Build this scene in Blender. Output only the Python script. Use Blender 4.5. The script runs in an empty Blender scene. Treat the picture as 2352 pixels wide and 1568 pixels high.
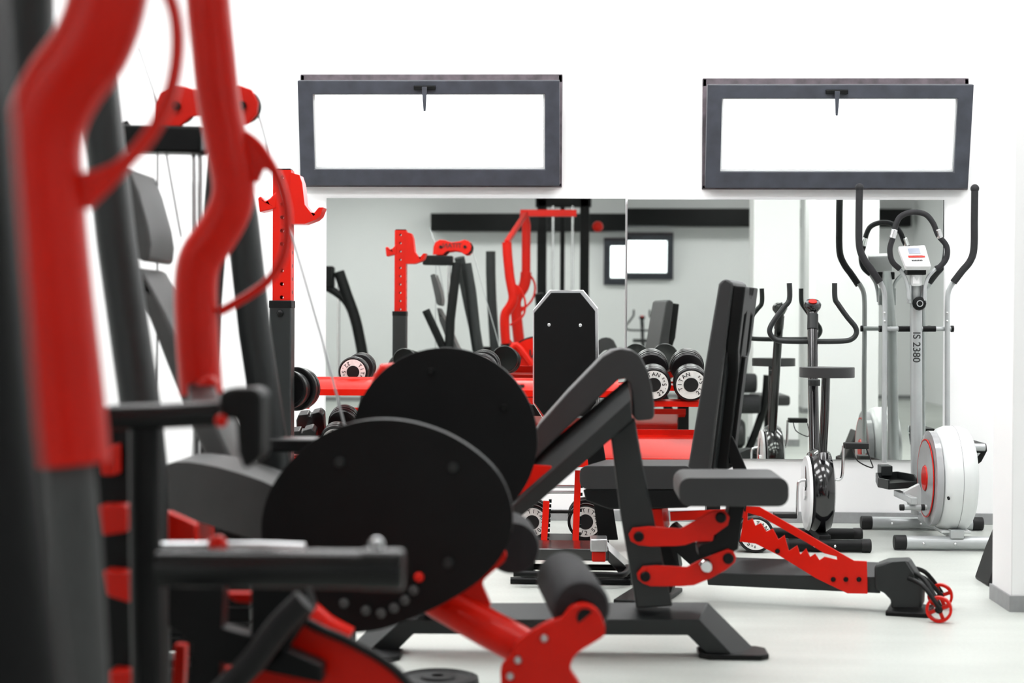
import bpy, bmesh, math, random
from mathutils import Vector, Matrix
from mathutils.geometry import tessellate_polygon
random.seed(7)
V = Vector
SC = bpy.context.scene
COL = SC.collection
PI = math.pi

# ------------------------------------------------------------------ camera
F = 3825.0; CX = 1176.0; CY = 784.0
ROLL = 0.005
_x, _y = 1325-CX, CY-745
p0 = (_x - _y*ROLL, _y + _x*ROLL)
YAW = math.atan(p0[0]/F); PITCH = math.atan(p0[1]/F)
CAMPOS = V((0, 0, 1.0))
RM = (Matrix.Rotation(YAW, 3, 'Z') @ Matrix.Rotation(PI/2-PITCH, 3, 'X') @ Matrix.Rotation(ROLL, 3, 'Z'))
cd = bpy.data.cameras.new('camera'); cam = bpy.data.objects.new('camera', cd); COL.objects.link(cam)
cam.matrix_world = Matrix.Translation(CAMPOS) @ RM.to_4x4()
cd.sensor_width = 36; cd.lens = F/2352*36; cd.clip_start = .05; cd.clip_end = 200
cd.dof.use_dof = True; cd.dof.focus_distance = 7.4; cd.dof.aperture_fstop = 2.5
SC.camera = cam
WALL = 8.5

def ray(px, py):
    return RM @ V(((px-CX)/F, (CY-py)/F, -1))
def W(px, py, Y):                     # point of the photo's ray at depth Y
    d = ray(px, py); return CAMPOS + d*(Y/d.y)
def G(px, py, z=0.0):                 # point of the photo's ray at height z
    d = ray(px, py); return CAMPOS + d*((z-1.0)/d.z)
class Plane:                          # an upright plane; off moves away from the camera
    def __init__(s, a, b):
        s.o = V((a[0], a[1], 0)); d = V((b[0]-a[0], b[1]-a[1], 0)).normalized()
        s.d = d; s.n = V((-d.y, d.x, 0))
    def at(s, px, py, off=0.0):
        r = ray(px, py); o = s.o + s.n*off
        return CAMPOS + r*(((o-CAMPOS).dot(s.n))/r.dot(s.n))
def FP(Y): return Plane((0, Y), (1, Y))

# ------------------------------------------------------------------ materials
MATS = {}
def mat(name, col, rough=.5, metal=0, coat=0, spec=.5, bump=0, bscale=300, var=0, vscale=20, trans=0, emit=0, stretch=None, sheen=0):
    m = bpy.data.materials.new(name); m.use_nodes = True
    nt = m.node_tree; b = nt.nodes['Principled BSDF']
    b.inputs['Base Color'].default_value = (*col, 1)
    b.inputs['Roughness'].default_value = rough
    b.inputs['Metallic'].default_value = metal
    b.inputs['Coat Weight'].default_value = coat
    b.inputs['Coat Roughness'].default_value = .12
    b.inputs['Specular IOR Level'].default_value = spec
    b.inputs['Transmission Weight'].default_value = trans
    b.inputs['Sheen Weight'].default_value = sheen; b.inputs['Sheen Roughness'].default_value = .4
    if emit:
        b.inputs['Emission Color'].default_value = (*col, 1); b.inputs['Emission Strength'].default_value = emit
    tc = nt.nodes.new('ShaderNodeTexCoord')
    if var:
        n = nt.nodes.new('ShaderNodeTexNoise'); n.inputs['Scale'].default_value = vscale; n.inputs['Detail'].default_value = 6
        src = tc.outputs['Object']
        if stretch:
            mp = nt.nodes.new('ShaderNodeMapping'); mp.inputs['Scale'].default_value = stretch
            nt.links.new(src, mp.inputs[0]); src = mp.outputs[0]
        nt.links.new(src, n.inputs['Vector'])
        r = nt.nodes.new('ShaderNodeValToRGB')
        r.color_ramp.elements[0].position = .3; r.color_ramp.elements[1].position = .7
        r.color_ramp.elements[0].color = (*[c*(1-var) for c in col], 1)
        r.color_ramp.elements[1].color = (*[min(1, c*(1+var)) for c in col], 1)
        nt.links.new(n.outputs[0], r.inputs[0]); nt.links.new(r.outputs[0], b.inputs['Base Color'])
    if bump:
        n = nt.nodes.new('ShaderNodeTexNoise'); n.inputs['Scale'].default_value = bscale; n.inputs['Detail'].default_value = 3
        nt.links.new(tc.outputs['Object'], n.inputs['Vector'])
        bp = nt.nodes.new('ShaderNodeBump'); bp.inputs['Strength'].default_value = bump; bp.inputs['Distance'].default_value = .001
        nt.links.new(n.outputs[0], bp.inputs['Height']); nt.links.new(bp.outputs[0], b.inputs['Normal'])
    MATS[name] = m
    return m
RED = mat('red_paint', (.64, .009, .002), .32, coat=.05, spec=.2, var=.05, vscale=8)
BLK = mat('black_powder_coat', (.0048, .0053, .0055), .42, spec=.17, bump=.25, bscale=900, var=.12, vscale=15)
GREY = mat('charcoal_powder_coat', (.013, .0155, .016), .42, spec=.38, bump=.25, bscale=900, var=.1, vscale=15)
VIN = mat('charcoal_vinyl', (.017, .0175, .0185), .5, spec=.5, sheen=.12, bump=.35, bscale=500, var=.1, vscale=10)
SAT = mat('satin_black_tube', (.005, .0055, .006), .25, spec=.32, var=.08)
LGREY = mat('mid_grey_paint', (.06,.062,.062), .6, spec=.3, var=.05)
VING = mat('grey_vinyl', (.05, .05, .05), .5, spec=.5, sheen=.2, bump=.35, bscale=500, var=.1, vscale=10)
FOAM = mat('foam_rubber', (.019, .019, .021), .75, sheen=.05, spec=.3, bump=.6, bscale=700, var=.15, vscale=40)
RUB = mat('black_rubber', (.007, .007, .0075), .5, spec=.3, bump=.3, bscale=400, var=.1, vscale=30)
DBK = mat('dumbbell_black', (.005,.005,.0055), .3, spec=.3, var=.05)
GLO = mat('gloss_black', (.006, .006, .007), .12, coat=.6, var=.1, vscale=5)
CHR = mat('chrome', (.75, .75, .76), .15, metal=1, var=.03, vscale=10)
STL = mat('brushed_steel', (.55, .56, .57), .3, metal=1, var=.05, vscale=60)
SIL = mat('silver_paint', (.45, .47, .475), .35, metal=.35, var=.04, vscale=12)
SILW = mat('pale_silver_plastic', (.68, .70, .70), .3, coat=.2, var=.03, vscale=8)
WPL = mat('white_plastic', (.85, .85, .86), .3, var=.02, vscale=8)
LBL = mat('white_label', (.80, .80, .78), .4, var=.08, vscale=60)
INK = mat('black_ink', (.01, .01, .01), .5, var=.1, vscale=30)
WINF = mat('dark_window_frame', (.034, .038, .050), .42, bump=.2, bscale=60, var=.25, vscale=14)
WINO = mat('weathered_window_frame', (.085, .068, .08), .6, bump=.5, bscale=40, var=.45, vscale=18)
WALLM = mat('white_wall_paint', (.88, .88, .885), .7, bump=.15, bscale=120, var=.01, vscale=2)
CEIL = mat('white_ceiling_paint', (.85, .85, .85), .8, var=.015, vscale=2)
BASE = mat('grey_skirting', (.27, .275, .28), .5, var=.08, vscale=30)
LCD = mat('lcd_glass', (.22, .25, .32), .15, var=.05, vscale=30)
LAMP = mat('added_light_diffuser', (1, 1, 1), .5, emit=13, var=0)  # glow of the unseen panels added overhead
TRN = mat('clear_plastic', (.80, .81, .83), .12, trans=.55, var=.02, vscale=5)
# floor: pale speckled vinyl with faint streaks
FLR = mat('pale_vinyl_floor', (.50, .525, .492), .38, bump=.08, bscale=200, var=.07, vscale=1.6, stretch=(1, 3.5, 1))
nt = FLR.node_tree; b = nt.nodes['Principled BSDF']
src = b.inputs['Base Color'].links[0].from_socket
n2 = nt.nodes.new('ShaderNodeTexNoise'); n2.inputs['Scale'].default_value = 90; n2.inputs['Detail'].default_value = 4
tc = nt.nodes.new('ShaderNodeTexCoord'); nt.links.new(tc.outputs['Object'], n2.inputs['Vector'])
mx = nt.nodes.new('ShaderNodeMix'); mx.data_type = 'RGBA'; mx.blend_type = 'SOFT_LIGHT'; mx.inputs[0].default_value = .25
nt.links.new(src, mx.inputs[6]); nt.links.new(n2.outputs[0], mx.inputs[7]); nt.links.new(mx.outputs[2], b.inputs['Base Color'])
# mirror
MIR = bpy.data.materials.new('mirror_silvering'); MIR.use_nodes = True; nt = MIR.node_tree; nt.nodes.clear()
o_ = nt.nodes.new('ShaderNodeOutputMaterial'); g_ = nt.nodes.new('ShaderNodeBsdfGlossy')
g_.inputs['Color'].default_value = (.86, .90, .865, 1); g_.inputs['Roughness'].default_value = 0.0
nt.links.new(g_.outputs[0], o_.inputs[0])
# window glass
GLS = bpy.data.materials.new('window_glass'); GLS.use_nodes = True; nt = GLS.node_tree; nt.nodes.clear()
o_ = nt.nodes.new('ShaderNodeOutputMaterial'); t_ = nt.nodes.new('ShaderNodeBsdfTransparent'); g_ = nt.nodes.new('ShaderNodeBsdfGlossy')
g_.inputs['Roughness'].default_value = .02; t_.inputs['Color'].default_value = (.97, .98, .98, 1)
m_ = nt.nodes.new('ShaderNodeMixShader'); m_.inputs[0].default_value = .05
nt.links.new(t_.outputs[0], m_.inputs[1]); nt.links.new(g_.outputs[0], m_.inputs[2]); nt.links.new(m_.outputs[0], o_.inputs[0])

# ------------------------------------------------------------------ mesh builder
class MB:
    def __init__(s): s.v = []; s.f = []
    def add(s, vs, fs):
        k = len(s.v); s.v += [V(p) for p in vs]; s.f += [tuple(i+k for i in f) for f in fs]; return s
    def frame(s, o, ax, ay, az):       # box from centre and three half-vectors
        vs = [o+ax*i+ay*j+az*k for i in (-1, 1) for j in (-1, 1) for k in (-1, 1)]
        return s.add(vs, [(0,1,3,2),(4,6,7,5),(0,4,5,1),(2,3,7,6),(0,2,6,4),(1,5,7,3)])
    def box(s, c, size):
        return s.frame(V(c), V((size[0]/2,0,0)), V((0,size[1]/2,0)), V((0,0,size[2]/2)))
    def beam(s, a, b, w, h, up=V((0,0,1))):   # w sideways, h along up
        a = V(a); b = V(b); ax = (b-a); u = ax.normalized()
        if abs(u.dot(up)) > .97: up = V((1,0,0)) if abs(u.x) < .9 else V((0,1,0))
        side = u.cross(up).normalized(); vv = side.cross(u).normalized()
        return s.frame((a+b)/2, ax/2, side*(w/2), vv*(h/2))
    def tube(s, pts, r, seg=16, smooth=0, closed=False, flat=None):
        pts = [V(p) for p in pts]
        if smooth:
            out = []; n = len(pts)
            rng = n if closed else n-1
            for i in range(rng):
                if closed: q0,q1,q2,q3 = pts[i-1],pts[i],pts[(i+1)%n],pts[(i+2)%n]
                else: q0,q1,q2,q3 = pts[max(i-1,0)],pts[i],pts[i+1],pts[min(i+2,n-1)]
                for k in range(smooth):
                    t = k/smooth
                    out.append(.5*((2*q1)+(q2-q0)*t+(2*q0-5*q1+4*q2-q3)*t*t+(3*q1-q0-3*q2+q3)*t**3))
            if not closed: out.append(pts[-1])
            pts = out
        n = len(pts); rs = r if isinstance(r, (list, tuple)) else [r]*n
        if len(rs) != n: rs = [rs[0]+(rs[-1]-rs[0])*i/(n-1) for i in range(n)]
        nrm = None; vs = []; fs = []
        for i, p in enumerate(pts):
            if closed: t = (pts[(i+1)%n]-pts[i-1])
            else: t = pts[min(i+1,n-1)]-pts[max(i-1,0)]
            t.normalize()
            if nrm is None:
                nrm = t.cross(V((0,1,0)) if abs(t.y) < .8 else V((1,0,0))).normalized()
            else: nrm = (nrm - t*nrm.dot(t)).normalized()
            bn = t.cross(nrm)
            for k in range(seg):
                a = 2*PI*k/seg
                if flat: vs.append(p+nrm*math.cos(a)*flat[0]+bn*math.sin(a)*flat[1])
                else: vs.append(p+nrm*math.cos(a)*rs[i]+bn*math.sin(a)*rs[i])
        m = n if closed else n-1
        for i in range(m):
            j = (i+1) % n
            for k in range(seg):
                l = (k+1) % seg
                fs.append((i*seg+k, i*seg+l, j*seg+l, j*seg+k))
        if not closed:
            fs.append(tuple(range(seg))[::-1]); fs.append(tuple((n-1)*seg+k for k in range(seg)))
        return s.add(vs, fs)
    def cyl(s, a, b, r, seg=20, r2=None):
        return s.lathe(a, V(b)-V(a), [(r, 0), (r if r2 is None else r2, (V(b)-V(a)).length)], seg)
    def lathe(s, o, axis, prof, seg=32):
        o = V(o); ax = V(axis).normalized()
        u = ax.cross(V((0,0,1)) if abs(ax.z) < .9 else V((1,0,0))).normalized(); w = ax.cross(u)
        vs = []; fs = []
        for r, h in prof:
            for k in range(seg):
                a = 2*PI*k/seg; vs.append(o+ax*h+(u*math.cos(a)+w*math.sin(a))*max(r, 1e-4))
        for i in range(len(prof)-1):
            for k in range(seg):
                l = (k+1) % seg; fs.append((i*seg+k, i*seg+l, (i+1)*seg+l, (i+1)*seg+k))
        fs.append(tuple(range(seg))[::-1]); fs.append(tuple((len(prof)-1)*seg+k for k in range(seg)))
        return s.add(vs, fs)
    def ring(s, o, axis, ro, ri, h, seg=40):
        return s.ringl(o, axis, [(ro, 0), (ro, h), (ri, h), (ri, 0)], seg)
    def ringl(s, o, axis, prof, seg=40):   # closed profile
        o = V(o); ax = V(axis).normalized()
        u = ax.cross(V((0,0,1)) if abs(ax.z) < .9 else V((1,0,0))).normalized(); w = ax.cross(u)
        vs = []; fs = []; n = len(prof)
        for r, h in prof:
            for k in range(seg):
                a = 2*PI*k/seg; vs.append(o+ax*h+(u*math.cos(a)+w*math.sin(a))*r)
        for i in range(n):
            j = (i+1) % n
            for k in range(seg):
                l = (k+1) % seg; fs.append((i*seg+k, i*seg+l, j*seg+l, j*seg+k))
        return s.add(vs, fs)
    def sphere(s, c, r, seg=16, sq=(1,1,1)):
        c = V(c); n = seg//2; vs = []; fs = []
        for i in range(n+1):
            t = PI*i/n
            for k in range(seg):
                a = 2*PI*k/seg
                vs.append(c+V((math.sin(t)*math.cos(a)*r*sq[0], math.sin(t)*math.sin(a)*r*sq[1], math.cos(t)*r*sq[2])))
        for i in range(n):
            for k in range(seg):
                l = (k+1) % seg; fs.append((i*seg+k, (i+1)*seg+k, (i+1)*seg+l, i*seg+l))
        return s.add(vs, fs)
    def prism(s, loops, vec):
        if not isinstance(loops[0], (list, tuple)): loops = [loops]
        loops = [[V(p) for p in L] for L in loops]
        flat = [p for L in loops for p in L]; n = len(flat); vec = V(vec)
        tr = tessellate_polygon(loops)
        fs = [tuple(t) for t in tr] + [tuple(i+n for i in t)[::-1] for t in tr]
        k = 0
        for L in loops:
            m = len(L)
            for i in range(m):
                j = (i+1) % m; fs.append((k+i, k+j, n+k+j, n+k+i))
            k += m
        return s.add(flat+[p+vec for p in flat], fs)
    def build(s, name, m, parent=None, bevel=0, seg=2, local=False, sharp=38):
        off = V((0,0,0))
        if parent is not None and not local: off = WL[parent.name] if parent.name in WL else V((0,0,0))
        me = bpy.data.meshes.new(name); me.from_pydata([tuple(p-off) for p in s.v], [], s.f)
        bm = bmesh.new(); bm.from_mesh(me)
        bmesh.ops.remove_doubles(bm, verts=bm.verts, dist=1e-5)
        bmesh.ops.recalc_face_normals(bm, faces=bm.faces)
        bm.to_mesh(me); bm.free()
        me.polygons.foreach_set('use_smooth', [True]*len(me.polygons))
        me.set_sharp_from_angle(angle=math.radians(sharp))
        me.materials.append(m)
        o = bpy.data.objects.new(name, me); COL.objects.link(o)
        if bevel:
            md = o.modifiers.new('bevel', 'BEVEL'); md.width = bevel; md.segments = seg
            md.limit_method = 'ANGLE'; md.angle_limit = math.radians(35); md.harden_normals = False
        if parent is not None: o.parent = parent; WL[o.name] = off
        else: WL[o.name] = V((0,0,0))
        return o
WL = {}
def thing(name, label, cat, loc=(0,0,0), group=None, rotz=0):
    o = bpy.data.objects.new(name, None); COL.objects.link(o); o.location = loc; o.rotation_euler = (0,0,rotz)
    o.empty_display_size = .1
    o['label'] = label; o['category'] = cat
    if group: o['group'] = group
    WL[o.name] = V(loc); return o
def tag(o, label, cat, group=None, kind=None):
    o['label'] = label; o['category'] = cat
    if group: o['group'] = group
    if kind: o['kind'] = kind
    return o
def struct(o): o['kind'] = 'structure'; return o
def copy_tree(o, parent=None):
    c = o.copy(); COL.objects.link(c); c.parent = parent
    for ch in list(o.children): copy_tree(ch, c)
    return c
def poly(pl, pts, off=0.0): return [pl.at(x, y, off) for x, y in pts]
def plate(pl, pts, off, th, holes=(), mb=None):
    mb = mb or MB()
    return mb.prism([poly(pl, pts, off)]+[poly(pl, h, off) for h in holes], pl.n*th)
def rrect(x0, y0, x1, y1, r, k=4):
    out = []
    for cx_, cy_, a0 in ((x1-r,y0+r,-90),(x1-r,y1-r,0),(x0+r,y1-r,90),(x0+r,y0+r,180)):
        for i in range(k+1):
            a = math.radians(a0+90*i/k); out.append((cx_+r*math.cos(a), cy_+r*math.sin(a)))
    return out
def circ(pl, px, py, rpx, off=0.0, seg=20): return [(px+rpx*math.cos(2*PI*k/seg), py+rpx*math.sin(2*PI*k/seg)) for k in range(seg)]
def bolt(pl, px, py, rm, off, out, mb=None):       # bolt head standing out towards the viewer
    mb = mb or MB(); p = pl.at(px, py, off)
    return mb.lathe(p+pl.n*.002, -pl.n, [(rm, 0), (rm, out*.7), (rm*.75, out), (0, out)], 18)

def text_mb(txt, size, o, ux, uy, mb=None, depth=.0008):
    """lettering as mesh: starts centred at o, reading along ux with up uy"""
    mb = mb or MB()
    cu = bpy.data.curves.new('lettering', 'FONT'); cu.body = txt; cu.size = size; cu.align_x = 'CENTER'; cu.align_y = 'CENTER'; cu.offset = size*.012
    ob = bpy.data.objects.new('lettering', cu); COL.objects.link(ob)
    bpy.context.view_layer.update()
    me = ob.to_mesh()
    n = ux.cross(uy).normalized()
    vs = [o+ux*v.co.x+uy*v.co.y+n*depth for v in me.vertices]
    fs = [tuple(p.vertices) for p in me.polygons]
    ob.to_mesh_clear(); bpy.data.objects.remove(ob); bpy.data.curves.remove(cu)
    return mb.add(vs, fs)

def loft(secs, mb=None):
    mb = mb or MB(); n = len(secs[0]); vs = [p for s_ in secs for p in s_]; fs = []
    for i in range(len(secs)-1):
        for k in range(n):
            l = (k+1) % n; fs.append((i*n+k, i*n+l, (i+1)*n+l, (i+1)*n+k))
    fs.append(tuple(range(n))); fs.append(tuple((len(secs)-1)*n+k for k in range(n)))
    return mb.add(vs, fs)
# ------------------------------------------------------------------ room shell
XL, XR, YR, ZC = -4.2, 4.6, -6.0, 3.05
struct(MB().box(((XL+XR)/2, (YR+WALL)/2, -.05), (XR-XL+.4, WALL-YR+.4, .1)).build('floor', FLR))
struct(MB().box(((XL+XR)/2, (YR+WALL)/2, ZC+.05), (XR-XL+.4, WALL-YR+.4, .1)).build('ceiling', CEIL))
struct(MB().box((XL-.1, (YR+WALL)/2, ZC/2), (.2, WALL-YR+.4, ZC)).build('wall_left', WALLM))
struct(MB().box((XR+.1, (YR+WALL)/2, ZC/2), (.2, WALL-YR+.4, ZC)).build('wall_right', WALLM))
def rectxz(x0, z0, x1, z1, y): return [V((x0,y,z0)), V((x1,y,z0)), V((x1,y,z1)), V((x0,y,z1))]
# window openings from the photograph
def wrect(l, t, r, b_):
    a = W(l, b_, WALL); c = W(r, t, WALL); return (a.x, a.z, c.x, c.z)
WIN1 = wrect(690, 171, 1292, 429); WIN2 = wrect(1612, 180, 2224, 435)
WINR = (.06, 1.62, 1.32, 2.27)
WINR2 = (-2.2, 1.66, -.9, 2.24)
struct(MB().prism([rectxz(XL, 0, XR, ZC, WALL)]+[rectxz(*w, WALL) for w in (WIN1, WIN2)], (0,.25,0)).build('wall_back', WALLM))
struct(MB().prism([rectxz(XL, 0, XR, ZC, YR-.25)]+[rectxz(*w, YR-.25) for w in (WINR,)], (0,.25,0)).build('wall_front', WALLM))
struct(MB().box(((XL+XR)/2, WALL-.006, .028), (XR-XL, .012, .056)).build('baseboard_back', BASE, bevel=.002))
struct(MB().box(((XL+XR)/2, YR+.006, .028), (XR-XL, .012, .056)).build('baseboard_front', BASE, bevel=.002))
struct(MB().box((XL+.006, (YR+WALL)/2, .028), (.012, WALL-YR-.03, .056)).build('baseboard_left', BASE, bevel=.002))
# dark service duct along the front wall, seen in the mirror
struct(MB().box((1.1, YR+.20, 2.46), (6.8, .26, .24)).build('trim_1', BLK, bevel=.01))

def window(n, rect, yin, s, lean=.11):     # s=+1: window in the back wall, room lies towards -Y
    x0, z0, x1, z1 = rect; dy = .05
    w = struct(thing('window_%d' % n, '', '', (0, 0, 0))); del w['label']; del w['category']
    t = .022
    fr = MB()
    yo = yin + s*.03
    fr.box(((x0+x1)/2, yo, z1-.022), (x1-x0, .085, .044)); fr.box(((x0+x1)/2, yo, z0+t/2), (x1-x0, .085, t))
    for x in (x0+t/2, x1-t/2): fr.box((x, yo, (z0+z1)/2), (t, .085, z1-z0-.002))
    fr.build('outer_frame', WINO, w, bevel=.004)
    # tilting sash, hinged along its foot
    A = V((x0+.012, yin-s*.022, z0+.01)); H = (z1-z0)-.045
    ang = math.asin(min(.9, lean/H)); up = V((0, -s*math.sin(ang), math.cos(ang))); ux = V((1,0,0)); nn = V((0, -s*math.cos(ang), -math.sin(ang)))
    L = x1-x0-.024
    def q(a, c, e=0): return A+ux*a+up*c+nn*e
    fw = .074
    m = MB()
    m.prism([[q(0,0), q(L,0), q(L,H), q(0,H)], [q(fw,fw+.01), q(L-fw,fw+.01), q(L-fw,H-fw+.006), q(fw,H-fw+.006)]], nn*.045)
    m.build('sash', WINF, w, bevel=.004)
    b2 = MB(); i0, i1, j0, j1 = fw-.001, L-fw+.001, fw+.009, H-fw+.007
    b2.prism([[q(i0,j0,.008), q(i1,j0,.008), q(i1,j1,.008), q(i0,j1,.008)], [q(i0+.01,j0+.012,.008), q(i1-.01,j0+.012,.008), q(i1-.01,j1-.006,.008), q(i0+.01,j1-.006,.008)]], nn*.018)
    b2.build('glazing_bead', SILW, w)
    MB().prism([q(i0,j0,.014), q(i1,j0,.014), q(i1,j1,.014), q(i0,j1,.014)], nn*.006).build('pane', GLS, w)
    h = MB(); h.frame(q(L*.487, H-.035, .052), ux*.055, up*.011, nn*.008)
    hb = h.build('handle_base', BLK, w, bevel=.004)
    MB().prism([q(L*.487-.013,H-.03,.06), q(L*.487+.013,H-.03,.06), q(L*.487+.006,H-.15,.07), q(L*.487-.006,H-.15,.07)], nn*.012).build('handle', WINF, w, bevel=.003)
window(1, WIN1, WALL, 1); window(2, WIN2, WALL, 1); window(3, WINR, YR, -1)

# pillars
def pillar(n, x0, x1, y0, y1):
    p = struct(MB().box(((x0+x1)/2, (y0+y1)/2, ZC/2), (x1-x0, y1-y0, ZC)).build('wall_pillar_%d' % n if 0 else 'wall_pillar', WALLM, bevel=.004))
    p['label'] = 'white square pillar'; del p['label']
    b_ = MB(); e = .008
    b_.box(((x0+x1)/2, y0-e/2, .028), (x1-x0+2*e, e, .056)); b_.box(((x0+x1)/2, y1+e/2, .028), (x1-x0+2*e, e, .056))
    b_.box((x0-e/2, (y0+y1)/2, .028), (e, y1-y0, .056)); b_.box((x1+e/2, (y0+y1)/2, .028), (e, y1-y0, .056))
    struct(b_.build('baseboard_pillar', BASE))
g = G(2317, 1404); pillar(1, g.x+.008, g.x+.42, g.y, g.y+.27)
pillar(2, 1.46, 1.84, 2.75, 3.1)
pillar(3, 2.6, 3.0, -2.6, -2.2)

# mirrors: two panels, the left one hung very slightly askew
def mirror(label, l, r, t, b_, yaw, tilt):
    a = W(l, b_, WALL-.02); c = W(r, t, WALL-.02)
    t0 = thing('wall_mirror', label, 'mirror', ((a.x+c.x)/2, WALL-.012-abs(yaw)*(c.x-a.x)/2, a.z))
    w2 = (c.x-a.x)/2-.001; h = c.z-a.z
    m = MB().box((0, -.001, h/2), (2*w2, .002, h)).build('silvered_glass', MIR, t0, local=True)
    k = MB().box((0, .0035, h/2), (2*w2-.002, .006, h-.002)).build('backing', BASE, t0, local=True)
    cp = MB()
    t0.rotation_euler = (tilt, 0, yaw)
    return t0
mirror('large wall mirror panel on the left, reflecting the red and black machines', 747, 1437, 456, 1048, -.0105, -.0026)
mirror('large wall mirror panel on the right, reflecting the white pillars and exercise bikes', 1438, 2170, 459, 1051, 0, 0)

# unseen ceiling panels with frame, added to light the room
def added_ceiling_light(i, x, y, lab):
    t0 = thing('added_ceiling_light', lab, 'ceiling light', (x, y, ZC), 'added flat ceiling light panels')
    MB().prism([[V((-.62,-.32,0)), V((.62,-.32,0)), V((.62,.32,0)), V((-.62,.32,0))], [V((-.59,-.29,0)), V((.59,-.29,0)), V((.59,.29,0)), V((-.59,.29,0))]], (0,0,-.05)).build('frame', WPL, t0, local=True)
    MB().box((0,0,-.035), (1.17,.57,.01)).build('diffuser', LAMP, t0, local=True)
for i, (x, y) in enumerate([(-2.6,7.5),(-.9,7.5),(.8,7.5),(2.5,7.5),(-2.6,6.2),(-.9,6.2),(.8,6.2),(2.9,6.2),(-.9,4.8),(1.6,4.8),(-1.2,3.5),(3.4,3.0),(3.2,-1.5),(-.8,-4.4),(2.2,-4.4),(-3.2,-4.2),(-3.4,-1.0)]):  # some placed only to brighten the mirrored rear and highlight foreground tubes
    added_ceiling_light(i, x, y, 'unseen flat white ceiling panel added to light the gym')

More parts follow.
